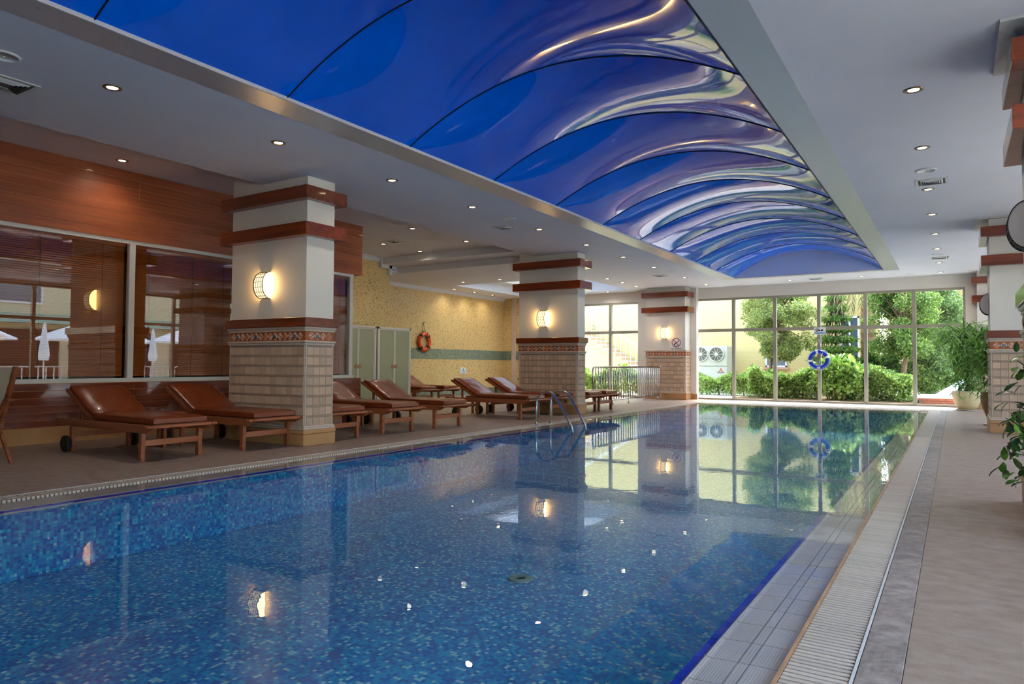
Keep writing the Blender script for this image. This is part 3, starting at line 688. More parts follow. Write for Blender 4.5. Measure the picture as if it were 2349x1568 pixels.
# ------------------------------------------------------------------ sun loungers
def make_lounger(ang=28):
    L = thing('sun_lounger', '', 'sun lounger', (0, 0, 0), 'wooden sun loungers with rust-brown cushions')
    # local x: foot end +, origin under the front legs' centre; y across
    def rail(y0, y1):
        MB().prism([(-1.77, .305), (-1.77, .382), (.24, .382), (.25, .36), (.12, .300), (-1.74, .300)], y0, y1).build('side_rail', 'teak', L)
    rail(-.375, -.335); rail(.335, .375)
    for y in (-.33, .33):
        MB().bbox(-.03, .03, y-.024, y+.024, 0, .305, .003).build('leg', 'teak', L)
        MB().bbox(-1.50, -1.44, y-.02, y+.02, .0, .305, .003).build('leg', 'teak', L)
    MB().bbox(-.02, .02, -.306, .306, .155, .22, .003).build('stretcher', 'teak_y', L)
    MB().bbox(-1.485, -1.455, -.31, .31, .17, .23, .003).build('stretcher', 'teak_y', L)
    MB().bbox(.155, .235, -.41, .41, .352, .382, .008).build('end_board', 'teak_y', L)
    for k in range(9):
        x = -1.0+k*.125; MB().box(x, x+.075, -.335, .335, .362, .380).build('slat', 'teak_y', L)
    for y in (-.40, .40):
        w_ = MB().lathe([(.0, -.022), (.06, -.022), (.09, -.022), (.095, -.016), (.095, .016), (.09, .022), (0, .022)], (-1.47, y, .095), 22, 'y').build('wheel', 'rubber', L, False)
        MB().lathe([(.0, -.028), (.022, -.028), (.022, .028), (0, .028)], (-1.47, y, .095), 12, 'y').build('hub', 'bronze', w_)
    a = math.radians(ang); ca, sa = math.cos(a), math.sin(a); hx, hz = -1.07, .385
    def P2(s, t): return (hx-s*ca+t*sa, hz+s*sa+t*ca)   # along the back, above it
    bm = MB()
    for y in (-.325, .285): bm.prism([P2(0, -.01), P2(0, .03), P2(.66, .03), P2(.69, .01), P2(.66, -.015)], y, y+.04)
    br = bm.build('backrest', 'teak', L)
    for k in range(5):
        s_ = .06+k*.13; MB().prism([P2(s_, .012), P2(s_, .03), P2(s_+.08, .03), P2(s_+.08, .012)], -.285, .285).build('slat', 'teak_y', br)
    for y in (-.27, .25):
        x1, z1 = P2(.42, -.01); MB().prism([(x1, z1), (x1+.04, z1), (-1.40, .31), (-1.44, .31)], y, y+.02).build('prop', 'teak', br)
    # cushion: one bent slab with rounded rim
    path = [(.175, .382)]
    for k in range(1, 16): path.append((.175-k*(1.175/15), .382))
    R_ = .18; n0 = len(path)
    for k in range(1, 7):
        t = a*k/6; path.append((-1.0-R_*math.sin(t), .384+R_*(1-math.cos(t))))
    x0, z0 = path[-1]
    for k in range(1, 11): path.append((x0-k*.062*ca, z0+k*.062*sa))
    vs = []; fs = []; rings = []
    th = .078; hw = .31
    for i_, (px_, pz_) in enumerate(path):
        q0 = path[max(0, i_-1)]; q1 = path[min(len(path)-1, i_+1)]; d = Vector((q1[0]-q0[0], 0, q1[1]-q0[1])).normalized()
        nrm = Vector((-d.z, 0, d.x)); nrm = nrm if nrm.z > 0 else -nrm
        e_ = 0 if 0 < i_ < len(path)-1 else .012
        puff = .006*math.sin(i_*1.7)+.004*math.sin(i_*.9+1)
        r = []
        for (yy, tt) in ((-hw+.012, 0), (-hw, .012), (-hw, th-.014), (-hw+.016, th-.001), (-.15, th+puff+.003), (0, th+puff*.6+.004), (.15, th-puff+.003), (hw-.016, th-.001), (hw, th-.014), (hw, .012), (hw-.012, 0)):
            tt2 = min(max(tt, e_), th-e_*1.5) if e_ else tt
            r.append((px_+nrm.x*(tt2+.004), yy*(1-e_*.8), pz_+nrm.z*(tt2+.004)))
        rings.append(r)
    cu = MB().loft(rings); o = cu.build('cushion', 'leather', L); smooth_by(o.data, 50)
    for y in (-hw, hw):
        pts_ = [(rg[2 if y < 0 else 8][0], y*1.004, rg[2 if y < 0 else 8][2]) for rg in rings[1:-1]]
        MB().tube(pts_, .004, 5).build('piping', 'leather', o)
    return L
lg_hi, lg_lo = make_lounger(29), None
spots = [(-7.293, 4.466, 'rust-brown cushioned lounger nearest the camera in front of the first window'),
         (-7.205, 5.644, 'cushioned wooden lounger pushed against the front pier, camera side'),
         (-7.21, 6.865, 'cushioned lounger mostly hidden behind the front pier'),
         (-7.21, 8.05, 'cushioned lounger standing second behind the front pier'),
         (-7.135, 9.20, 'cushioned lounger whose raised back stands before the shower cubicles'),
         (-6.98, 11.585, 'cushioned lounger right behind the steel pool ladder'),
         (-7.005, 12.84, 'cushioned lounger touching the middle pier, ladder side'),
         (-6.87, 13.96, 'cushioned lounger just beyond the middle pier'),
         (-6.87, 14.82, 'farthest lounger of the poolside row in front of the railing'),
         (-11.75, 14.15, 'lounger in the alcove close to the shower cubicles'),
         (-11.75, 15.1, 'lounger in the alcove under the small wall notice')]
for i, (x, y, lb) in enumerate(spots):
    o = lg_hi if i == 0 else copytree(lg_hi)
    o.location = (x, y, 0); o['label'] = lb
def side_table(x, y, label, sx=.62, sy=.30, h=.43):
    t = thing('side_table', label, 'side table', (x, y, 0), 'small wooden tables between loungers')
    for k in range(4):
        yy = y-sy/2+k*sy/4; MB().bbox(x-sx/2, x+sx/2, yy+.002, yy+sy/4-.002, h-.022, h, .003).build('plank', 'teak', t)
    for dx in (-sx/2+.06, sx/2-.06):
        for dy in (-sy/2+.035, sy/2-.035): MB().bbox(x+dx-.022, x+dx+.022, y+dy-.022, y+dy+.022, 0, h-.022, .003).build('leg', 'teak', t)
    for dy in (-sy/2+.02, sy/2-.02): MB().box(x-sx/2+.04, x+sx/2-.04, y+dy-.01, y+dy+.01, h-.085, h-.022).build('apron', 'teak', t)
    for dx in (-sx/2+.04, sx/2-.04): MB().box(x+dx-.01, x+dx+.01, y-sy/2+.03, y+sy/2-.03, h-.085, h-.022).build('apron', 'teak_y', t)
side_table(-8.48, 5.06, 'small wooden table between the two nearest loungers')
side_table(-8.62, 8.63, 'small wooden table between the two loungers behind the front pier', .55)
side_table(-8.5, 12.2, 'small wooden table between the loungers beside the ladder', .5, .30)
# wooden armchair at the picture edge
ch = thing('deck_chair', 'wooden folding armchair with beige cloth back at the picture edge', 'chair', (-8.35, 3.0, 0))
for y in (2.80, 3.26):
    MB().prism([(-8.46, .28), (-8.42, .28), (-8.065, .985), (-8.075, 1.0), (-8.11, 1.0)], y-.018, y+.018).build('back_post', 'teak', ch)
    MB().prism([(-8.85, .64), (-8.85, .665), (-8.18, .665), (-8.15, .652), (-8.18, .64)], y-.03, y+.03).build('armrest', 'teak', ch)
    for xa, xb in ((-8.80, -8.22), (-8.22, -8.80)): MB().prism([(xa-.02, 0), (xa+.02, 0), (xb+.02, .64), (xb-.02, .64)], y-.05 if xa < xb else y+.022, y-.022 if xa < xb else y+.05).build('leg', 'teak', ch)
    MB().box(-8.86, -8.36, y-.015, y+.015, .36, .40).build('seat_rail', 'teak', ch)
MB().prism([(-8.44, .40), (-8.425, .40), (-8.11, .99), (-8.125, .99)], 2.82, 3.24).build('cloth_back', 'fabric_beige', ch)
MB().box(-8.85, -8.40, 2.82, 3.24, .40, .412).build('cloth_seat', 'fabric_beige', ch)

# ------------------------------------------------------------------ shower cubicles
def cubicle(y0, y1, label):
    x0, x1, h = -12.44, -11.55, 1.93
    c = thing('shower_cubicle', label, 'shower cubicle', ((x0+x1)/2, (y0+y1)/2, 0), 'shower cubicles by the mosaic wall')
    f = MB()
    for y in (y0, y1-.04): f.box(x1-.04, x1, y, y+.04, 0, h)
    f.box(x1-.04, x1, y0, y1, h-.045, h); f.box(x1-.04, x1, y0, y1, 0, .05)
    for y in (y0, y1-.03): f.box(x0, x1-.04, y, y+.03, h-.045, h)
    f.build('frame', 'alu_white', c)
    ym = (y0+y1)/2
    for a, b, s_ in ((y0+.045, ym-.004, 1), (ym+.004, y1-.045, -1)):
        d = MB().box(x1-.028, x1-.018, a+.025, b-.025, .08, h-.075).build('door', 'shower_panel', c)
        m = MB(); ring_boxes(m, 0, 1, 0, 1, .2, .8, .2, .8, 0, 1); m = MB()
        m.box(x1-.036, x1-.008, a, a+.025, .055, h-.05); m.box(x1-.036, x1-.008, b-.025, b, .055, h-.05); m.box(x1-.036, x1-.008, a+.025, b-.025, h-.075, h-.05); m.box(x1-.036, x1-.008, a+.025, b-.025, .055, .08)
        m.build('door_frame', 'alu_white', d)
        hy = b-.05 if s_ > 0 else a+.05
        k = MB(); k.lathe([(.0, 0), (.048, 0), (.05, .008), (.045, .02), (0, .024)], (x1-.012, hy, .98), 18, 'x'); k.build('handle', 'handle_tan', d)
    for y in (y0+.01, y1-.02): MB().box(x0, x1-.04, y, y+.008, .03, h-.045).build('side_panel', 'shower_panel', c)
cubicle(10.98, 12.14, 'grey-green shower cubicle with double doors beside the lounge window')
cubicle(12.20, 13.38, 'grey-green shower cubicle with double doors nearest the yellow alcove')
def shower(y, label):
    s = thing('wall_shower', label, 'shower head', (-12.44, y, 2.15))
    MB().lathe([(0, 0), (.04, 0), (.035, .012), (.0, .016)], (-12.45, y, 2.08), 14, 'x').build('wall_flange', 'steel', s, True)
    MB().tube([(-12.44, y, 2.08), (-12.40, y, 2.17), (-12.32, y, 2.21), (-12.24, y, 2.20), (-12.20, y, 2.16)], .012, 8).build('arm', 'steel', s, True)
    MB().lathe([(.012, .05), (.02, .03), (.05, .005), (.05, -.01), (0, -.012)], (-12.18, y, 2.12), 16).build('rose', 'steel', s, True)
shower(11.75, 'chrome shower head above the cubicle doors on the mosaic wall')

# ------------------------------------------------------------------ life rings, notices
def life_ring(label, c, axis, R, r, mat, bandmat, phases, ropemat):
    t = thing('life_ring', label, 'life ring', c)
    def P3(u, v, d): return (c[0]+d, c[1]+u, c[2]+v) if axis == 'x' else (c[0]+u, c[1]-d, c[2]+v)
    def torus(a0, a1, rr, n=40, m=14):
        rings = []
        for i in range(n+1):
            a = a0+(a1-a0)*i/n
            rings.append([P3((R+rr*math.cos(b))*math.cos(a), (R+rr*math.cos(b))*math.sin(a), r+rr*math.sin(b)) for b in [2*PI*k/m for k in range(m)]])
        return rings
    MB().loft(torus(0, 2*PI, r, 48)[:-1], close=True).build('ring', mat, t, True)
    for ph in phases: MB().loft(torus(ph-.13, ph+.13, r+.004, 6)).build('band', bandmat, t, True)
    pts = [P3((R+r+.012)*math.cos(a)*(1+.03*math.sin(8*a)), (R+r+.012)*math.sin(a)*(1+.03*math.sin(8*a)), r) for a in [2*PI*k/48 for k in range(49)]]
    MB().tube(pts, .006, 6).build('grab_rope', ropemat, t, True)
    for s_ in (-1, 1):
        MB().tube([P3(s_*.07, R+r*.6, r), P3(s_*.04, R+.20, .02), P3(0, R+.36, .01)], .008, 6).build('hanging_rope', ropemat, t, True)
    return t, P3
t, P3 = life_ring('orange life ring with black bands hanging on the yellow mosaic wall', (-13.945, 16.72, 1.73), 'x', .245, .062, 'ring_orange', 'band_black', [PI*.25, PI*.75, PI*1.25, PI*1.75], 'rope_grey')
MB().tube([P3(.05, .30, .13), P3(.09, .05, .15), P3(.02, -.1, .14), P3(.1, -.25, .13), P3(.0, -.33, .08)], .012, 6).build('hanging_rope', 'rope_grey', t, True)
MB().tube([P3(0, .60, 0), P3(0, .60, .05), P3(0, .63, .06)], .008, 6).build('hook', 'bronze', t)
t, P3 = life_ring('blue life ring with white bands hanging on the garden window mullion', (-3.235, 21.29, 1.23), 'y', .225, .055, 'ring_blue', 'band_white', [PI*.56, PI*.1, PI*1.05], 'rope')
MB().tube([P3(.12, .2, .12), P3(.03, -.05, .13), P3(0, -.2, .12)], .006, 6).build('hanging_rope', 'rope', t, True)
coil = [P3(.045*math.cos(k*.9), -.20-.035*math.sin(k*1.3)-.10*(k % 5)/5, .115+.012*math.sin(k*2.1)) for k in range(40)]
MB().tube(coil, .008, 5).build('rope_coil', 'rope', t, True)

def disc_ring(mb, u, v, r0, r1, f, n=36):
    for k in range(n):
        a, b = 2*PI*k/n, 2*PI*(k+1)/n
        mb.add([f(u+r*math.cos(q), v+r*math.sin(q)) for r, q in ((r0, a), (r1, a), (r1, b), (r0, b))], [(0, 1, 2, 3)])
def poly(mb, pts, f): mb.add([f(*p) for p in pts], [tuple(range(len(pts)))])
def stroke(mb, pts, w, f):
    for a, b in zip(pts[:-1], pts[1:]):
        d = Vector((b[0]-a[0], b[1]-a[1])); 
        if d.length < 1e-6: continue
        d.normalize(); n = Vector((-d.y, d.x))*w/2
        poly(mb, [(a[0]-n.x, a[1]-n.y), (b[0]-n.x, b[1]-n.y), (b[0]+n.x, b[1]+n.y), (a[0]+n.x, a[1]+n.y)], f)
def lettering(txt, size, loc, rot, mat, parent):
    cu = bpy.data.curves.new('lettering', 'FONT'); cu.body = txt; cu.size = size; cu.align_x = 'CENTER'; cu.align_y = 'CENTER'; cu.extrude = .0005; cu.offset = size*.02
    tmp = bpy.data.objects.new('lettering', cu); me = bpy.data.meshes.new_from_object(tmp); bpy.data.objects.remove(tmp)
    me.materials.clear(); o = link('lettering', me, mat); o.location = loc; o.rotation_euler = rot; par(o, parent); return o
# no diving
sg = thing('no_diving_sign', 'white square notice with red crossed-out diver reading NO DIVING', 'sign', (-7.163, 20.58, 1.7)); SY = 20.588; cx, cz = -7.163, 1.703
MB().bbox(cx-.195, cx+.195, SY-.004, SY+.006, cz-.197, cz+.197, .001).build('panel', 'sign_white', sg)
f = lambda u, v: (cx+u, SY-.0055, cz+v)
m = MB(); disc_ring(m, 0, .035, .122, .142, f); stroke(m, [(-.095, .13), (.095, -.06)], .018, f); m.build('prohibition_ring', 'ink_red', sg)
f = lambda u, v: (cx+u, SY-.0048, cz+v)
m = MB(); stroke(m, [(-.06, -.012), (-.03, .012), (.01, .04)], .026, f); stroke(m, [(.01, .04), (.05, .06), (.085, .10)], .02, f); stroke(m, [(-.03, .012), (-.045, -.035)], .013, f); disc_ring(m, -.062, -.02, 0, .016, f, 12); m.build('diver', 'ink_black', sg)
m = MB()
for r in range(3): stroke(m, [(-.09+.01*k, -.045-r*.018+.005*math.sin(k*1.6)) for k in range(0, 16 - r)], .006, f)
m.build('waves', 'ink_blue', sg)
lettering('NO DIVING', .062, (cx, SY-.005, cz-.153), (PI/2, 0, 0), 'ink_black', sg)
# swimmer notice on the window
sg = thing('swimmer_sign', 'small white notice with a black swimmer over blue waves on the window transom', 'sign', (-3.21, 21.29, 2.04)); cx, cz, SY = -3.21, 2.045, 21.292
MB().bbox(cx-.155, cx+.155, SY-.004, SY+.004, cz-.1, cz+.1, .001).build('panel', 'sign_white', sg)
f = lambda u, v: (cx+u, SY-.0055, cz+v)
m = MB(); stroke(m, [(-.10, -.012), (-.04, .012), (.02, .005)], .03, f); stroke(m, [(-.10, .045), (-.05, .062), (.0, .02)], .02, f); stroke(m, [(-.115, .03), (-.10, .046)], .018, f); disc_ring(m, .06, .018, 0, .03, f, 18); m.build('swimmer', 'ink_black', sg)
m = MB()
for r in range(2): stroke(m, [(-.14+.02*k, -.04-r*.03+.009*math.sin(k*1.57)) for k in range(15)], .016, f)
m.build('waves', 'ink_blue', sg)
# notice on the yellow wall
sg = thing('wall_notice', 'small white notice with a teal figure on the yellow mosaic wall', 'sign', (-13.945, 18.8, .8)); yc, zc2 = 18.83, .83
MB().bbox(-13.952, -13.938, yc-.165, yc+.165, zc2-.105, zc2+.105, .001).build('panel', 'sign_white', sg)
f = lambda u, v: (-13.9365, yc+u, zc2+v)
m = MB(); disc_ring(m, 0, .065, 0, .022, f, 14); stroke(m, [(0, .05), (0, -.01)], .035, f); stroke(m, [(-.08, -.035), (0, .02), (.08, -.035)], .022, f); stroke(m, [(-.09, -.05), (.09, -.05)], .014, f); m.build('figure', 'ink_teal', sg)
m = MB(); stroke(m, [(-.08, -.08), (.08, -.08)], .012, f); m.build('print_line', 'ink_blue', sg)

# ------------------------------------------------------------------ ladder and railing
ld = thing('pool_ladder', 'polished steel pool ladder with two arched handrails', 'ladder', (-6.1, 10.62, 0))
for y in (10.37, 10.87):
    pts = [(-6.10, y, 0), (-6.10, y, .30)]
    for k in range(1, 13):
        a = PI-(PI*.75)*k/12; pts.append((-6.10+.20+.20*math.cos(a)+.02*k/12, y, .38+.20*math.sin(a)))
    pts += [(-5.42, y, .02), (-5.39, y, -.08), (-5.39, y, -.50)]
    MB().tube(pts, .021, 12).build('handrail', 'steel', ld, True)
    MB().lathe([(0, .012), (.04, .010), (.045, 0), (0, 0)], (-6.10, y, 0), 18).build('foot_flange', 'steel', ld, True)
for z in (-.18, -.42): MB().box(-5.43, -5.35, 10.37, 10.87, z, z+.02).build('rung', 'steel', ld)
rl = thing('steel_railing', 'stainless steel barrier of close upright bars in front of the stair window', 'railing', (-7.61, 18, 0))
RX = -7.61
MB().tube([(RX, 15.72, .16), (RX, 15.70, .90), (RX, 15.72, .965), (RX, 15.79, .99), (RX, 20.38, .99)], .024, 10).build('top_rail', 'steel', rl, True)
MB().tube([(RX, 15.72, .13), (RX, 20.38, .13)], .02, 10).build('bottom_rail', 'steel', rl, True)
for z in (.99, .13): MB().lathe([(.0, -.038), (.022, -.032), (.038, 0), (.022, .032), (0, .038)], (RX, 20.41, z), 14).build('ball_end', 'steel', rl, True)
for k in range(29):
    y = 15.87+k*(4.45/28); MB().tube([(RX, y, .13), (RX, y, .985)], .016, 8).build('bar', 'steel', rl, True)
for y in (15.85, 16.9, 17.95, 19.09, 20.2):
    MB().tube([(RX, y, 0), (RX, y, .13)], .016, 8).build('post_foot', 'steel', rl, True)
    MB().lathe([(0, .01), (.035, .008), (.04, 0), (0, 0)], (RX, y, 0), 14).build('foot_flange', 'steel', rl, True)

# ------------------------------------------------------------------ plants in pots
def leaf_cards(centres, dirs, length, width, cols, curve=.25, k=4):
    n = len(centres); d = dirs/np.linalg.norm(dirs, axis=1)[:, None]
    up_ = rng.normal(size=(n, 3))*.35+np.array([0, 0, 1]); s_ = np.cross(d, up_); s_ /= np.linalg.norm(s_, axis=1)[:, None]+1e-9; nr = np.cross(s_, d)
    l = length[:, None]; w_ = width[:, None]
    st = [(0, .12, 0), (.3, 1, .3), (.65, .75, .15), (1, .02, -.5)]
    A = [centres+d*l*a+s_*w_*.5*b+nr*l*curve*c_ for a, b, c_ in st]; B = [centres+d*l*a-s_*w_*.5*b+nr*l*curve*c_ for a, b, c_ in st]
    out = []
    for q in range(3): out.append(np.stack([A[q], A[q+1], B[q+1], B[q]], 1))
    return np.concatenate(out), np.concatenate([cols]*3)
def greens(n, lo, hi):
    t = rng.random(n)[:, None]; return np.array(srgb(*lo)[:3])*(1-t)+np.array(srgb(*hi)[:3])*t
def bamboo(parent, base, h, spread, nleaf, nstem=11, seed=1):
    cs, ds = [], []; base = np.array(base)
    for i in range(nstem):
        a = 2*PI*i/nstem+rng.normal()*.35; lean = spread*(.25+.75*rng.random()); hh = h*(.5+.5*rng.random())
        lean *= (.45 if math.sin(a) > .2 else 1)*(.5 if math.cos(a) > .3 else 1)   # leans away from wall and pier
        P_ = [base+rng.normal(size=3)*np.array([.05, .05, 0])]
        for q in range(1, 7):
            t = q/6; P_.append(base+np.array([math.cos(a)*lean*t**1.5, math.sin(a)*lean*t**1.5, hh*math.sin(t*1.9)/math.sin(1.57)]))
        MB().tube([tuple(p) for p in P_], [.010, .009, .008, .007, .005, .004, .002], 6).build('stem', 'stem', parent, True)
        for q in range(nleaf//nstem):
            t = rng.random()**.8; s_ = t*6; j = min(5, int(s_)); f_ = s_-j
            c_ = P_[j]*(1-f_)+P_[j+1]*f_+rng.normal(size=3)*np.array([.12, .12, .10]); b = a+rng.normal()*1.2
            if c_[1] > 20.95 or (c_[0] > .30 and (c_[1] > 20.62 or 13.3 < c_[1] < 14.85)): continue   # keeps clear of the piers
            cs.append(c_)
            ds.append([math.cos(b), math.sin(b), -.55+rng.normal()*.5])
    cs, ds = np.array(cs), np.array(ds); n = len(cs)
    Vq, c = leaf_cards(cs, ds, .2+.16*rng.random(n), .022+.016*rng.random(n), greens(n, (58, 108, 42), (146, 188, 86)))
    o = quads('foliage', Vq, c, 'leaf', parent); o['kind'] = 'stuff'
def pot(parent, c, prof, mat, saucer=.24):
    MB().lathe([(0, .03)]+prof+[(prof[-1][0]-.02, prof[-1][1]-.005), (prof[-1][0]-.03, prof[-1][1]-.06), (0, prof[-1][1]-.06)], c, 30).build('pot', mat, parent, True)
    MB().lathe([(0, 0), (saucer-.02, 0), (saucer, .028), (saucer-.012, .028), (saucer-.03, .012), (0, .012)], c, 30).build('saucer', 'saucer', parent, True)
    MB().lathe([(0, prof[-1][1]-.058), (prof[-1][0]-.035, prof[-1][1]-.058), (0, prof[-1][1]-.05)], c, 20).build('soil', 'soil', parent)
pt1 = thing('potted_bamboo', 'feathery green bamboo in a wide cream pot by the garden window', 'potted plant', (.25, 20.1, 0))
pot(pt1, (.25, 20.1, 0), [(.19, .03), (.25, .14), (.30, .30), (.315, .40), (.30, .46), (.285, .47)], 'pot_cream', .23)
bamboo(pt1, (.25, 20.1, .40), 1.75, .9, 1900, 24)
MB().tube([(.28, 20.1, .4), (.20, 20.15, 2.25)], .014, 6).build('support_cane', 'stem', pt1)
pt2 = thing('potted_bamboo', 'dark green bamboo in a tall brown jar half hidden behind the near-deck pier', 'potted plant', (.62, 15.0, 0))
pot(pt2, (.62, 15.2, 0), [(.10, .03), (.14, .14), (.21, .34), (.235, .48), (.22, .56), (.235, .60)], 'pot_brown', .20)
bamboo(pt2, (.62, 15.2, .55), 1.3, .42, 800, 13)
pt3 = thing('potted_shrub', 'dark glossy broad-leaved pot plant reaching in at the picture edge', 'potted plant', (.72, 5.25, 0))
pot(pt3, (.72, 5.25, 0), [(.13, .03), (.17, .14), (.19, .28), (.20, .34)], 'pot_cream', .2)
leaf = MB()
st = [(0, .004, 0), (.15, .18, .03), (.4, .42, .06), (.68, .5, .05), (.88, .32, 0), (1, .01, -.05)]
Lv = []
for s_, w_, zz in st: Lv.append([(s_, -w_*.46, zz+.05), (s_, 0, zz), (s_, w_*.46, zz+.05)])
leaf.add([v for r in Lv for v in r], [(a*3+b, a*3+b+1, a*3+b+4, a*3+b+3) for a in range(5) for b in range(2)])
leaf_me = leaf.mesh('leaf', True)
for q_, c_ in enumerate(((52, 92, 34), (34, 74, 30), (86, 126, 44))): M('gloss_leaf%d' % q_, srgb(*c_), .28, spec=.6, coat=.15)
leaf_mes = []
for q_ in range(3):
    m_ = leaf_me.copy(); m_.materials.clear(); m_.materials.append(MATS['gloss_leaf%d' % q_]); leaf_mes.append(m_)
tips = [(.31, 5.42, .52), (.34, 5.35, .42), (.36, 5.32, .72), (.30, 5.45, .68), (.36, 5.35, 1.05), (.33, 5.42, .80), (.42, 5.3, .95), (.38, 5.5, .62), (.44, 5.25, .45), (.40, 5.4, .35), (.50, 5.1, 1.2), (.55, 5.3, 1.3), (.6, 5.5, .9), (.75, 5.1, 1.25), (.95, 5.2, 1.1), (.8, 5.5, .8)]
rr = random.Random(3)
for (x, y, z) in tips:
    MB().tube([(.72, 5.25, .3), (.70, 5.27, .5+z*.35), ((x+.72)/2, (y+5.25)/2, max(z*.95, .6)), (x, y, z)], [.012, .01, .007, .004], 6).build('stem', 'stem', pt3, True)
    for k in range(13):
        a = rr.random()*2*PI; tl = -.2-1.0*rr.random()
        o = link('leaf', rr.choice(leaf_mes), None, None); s_ = .07+.035*rr.random(); o.scale = (s_, s_, s_)
        o.location = (x+rr.gauss(0, .03), y+rr.gauss(0, .03), z+rr.gauss(0, .07)); o.rotation_euler = (rr.gauss(0, .4), -tl, a)
        o.parent = pt3; o.matrix_parent_inverse = Matrix.Translation((-.72, -5.25, 0))

# ------------------------------------------------------------------ garden beyond the end window
gr = MB(); gr.box(-40, 60, YF+.25, 70, -.3, -.04); gr.box(XR+.25, 60, -40, YF+.25, -.3, -.04)
struct('ground', gr, 'paving', 'pale sunlit paving outside the windows')
struct('planting_bed', MB().box(-5.9, -.9, 22.3, 27.6, -.04, .05), 'soil_ground', 'brown earth bed under the hedge')
fa = thing('building', 'yellow rendered building with outside stair facing the pool hall', 'building', (-11, 28.6, 0))
MB().box(-24, -2.7, 28.6, 34, -.04, 7).build('wall', 'facade', fa)
def bwin(parent, x0, x1, z0, z1, y, frame='coping'):
    w_ = MB(); ring_boxes(w_, x0, x1, y-.06, y, x0+.06, x1-.06, y-.06, y, z0, z1); w_ = MB()
    w_.box(x0, x0+.06, y-.06, y, z0, z1); w_.box(x1-.06, x1, y-.06, y, z0, z1); w_.box(x0, x1, y-.06, y, z1-.06, z1); w_.box(x0, x1, y-.06, y, z0, z0+.06); w_.box((x0+x1)/2-.03, (x0+x1)/2+.03, y-.05, y, z0, z1)
    f_ = w_.build('window', frame, parent); MB().box(x0+.06, x1-.06, y-.03, y-.02, z0+.06, z1-.06).build('pane', 'win_dark', f_); MB().box(x0-.06, x1+.06, y-.14, y, z0-.09, z0).build('sill', 'sill_pink', f_)
    MB().box(x0+.1, (x0+x1)/2-.1, y-.019, y-.015, z0+.06, z1-.06).build('curtain', 'curtain', f_)
bwin(fa, -6.3, -5.5, 1.0, 2.1, 28.6); bwin(fa, -3.6, -2.95, .9, 2.9, 28.6); bwin(fa, -16.4, -15.0, 1.4, 3.2, 28.6)
stt = thing('outdoor_staircase', 'beige stone outdoor stair with thin white railing along the yellow building', 'staircase', (-12, 28, 0))
for k in range(20):
    x1 = -9.9-.29*k; z1 = .175*(k+1)
    if z1 > 3.4: break
    MB().box(x1-.31, x1, 27.4, 28.4, z1-.175 if k else -.04, z1).build('step', 'step_stone', stt)
    MB().box(x1-.31, x1+.015, 27.38, 28.4, z1-.03, z1+.005).build('tread', 'coping', stt)
MB().prism([(-9.9, -.04), (-9.9, .05), (-15.4, 3.2), (-15.4, -.04)], 27.43, 28.38).build('body', 'facade', stt)
sl = .175/.29
hr = lambda x, d: (x, 27.5, (-9.9-x)*sl+d)
MB().tube([hr(-9.8, 1.05), hr(-15.0, 1.05)], .028, 8).build('handrail', 'alu_white', stt, True)
for k in range(22):
    x = -9.95-.23*k; MB().tube([hr(x, -.05), hr(x, 1.04)], .011, 6).build('baluster', 'alu_white', stt)
    MB().lathe([(0, -.03), (.028, 0), (0, .03)], hr(x, .3+.12*(k % 3)), 8).build('bead', 'alu', stt)
for x in (-10.9, -13.3):
    star = [hr(x, .62)]; m = MB()
    pts = [(x+.11*(1 if k % 2 == 0 else .62)*math.sin(PI*k/5), 27.5, star[0][2]+.11*(1 if k % 2 == 0 else .62)*math.cos(PI*k/5)) for k in range(11)]
    m.tube(pts, .010, 5); m.build('star_ornament', 'bronze', stt)
ac = thing('air_conditioner', 'large cream outdoor cooling unit with two round fans beyond the hedge', 'cooling unit', (-8.3, 27.7, 0))
MB().bbox(-8.86, -7.46, 27.3, 28.1, -.04, 1.82, .02).build('casing', 'ac_body', ac)
MB().box(-8.86, -7.46, 27.285, 27.30, 1.02, 1.035).build('seam', 'ac_fan', ac)
for x in (-8.49, -7.87):
    fn = MB().lathe([(.295, 0), (.295, -.05), (.265, -.05), (.265, 0)], (x, 27.30, 1.49), 30, 'y').build('fan_ring', 'ac_ring', ac, True)
    MB().lathe([(0, -.012), (.265, -.012), (.265, -.004), (0, -.004)], (x, 27.30, 1.49), 30, 'y').build('fan_disc', 'ac_fan', fn)
    for k in range(10):
        a = 2*PI*k/10; MB().tube([(x, 27.26, 1.49), (x+.275*math.cos(a), 27.26, 1.49+.275*math.sin(a))], .008, 5).build('guard_wire', 'ac_ring', fn)
    MB().lathe([(0, -.055), (.06, -.05), (.07, -.03), (0, -.03)], (x, 27.30, 1.49), 14, 'y').build('hub', 'ac_ring', fn)
f = lambda u, v: (-7.70+u, 27.297, .86+v)
m = MB(); q = .055; h3 = q*math.sqrt(3)/2
poly(m, [(0, 0), (q/2, h3), (0, 2*h3), (-q/2, h3)], f); poly(m, [(0, 0), (-q, 0), (-1.5*q, -h3), (-.5*q, -h3)], f); poly(m, [(0, 0), (q, 0), (1.5*q, -h3), (.5*q, -h3)], f)
m.build('emblem', 'ink_red', ac)
lettering('MITSUBISHI', .055, (-7.70, 27.296, .77), (PI/2, 0, 0), 'ink_black', ac)
for x in (-8.5, -7.9): MB().box(x-.08, x+.08, 27.292, 27.30, .45, .47).build('slot', 'ac_fan', ac)
b2 = thing('building', 'pale cream building glimpsed between the garden trees', 'building', (4, 36, 0))
MB().box(-2.6, 22, 36, 40, -.04, 8).build('wall', 'facade_cream', b2); bwin(b2, 1.0, 2.2, 1.2, 3, 36); bwin(b2, -1.4, -.4, 1.2, 3, 36)

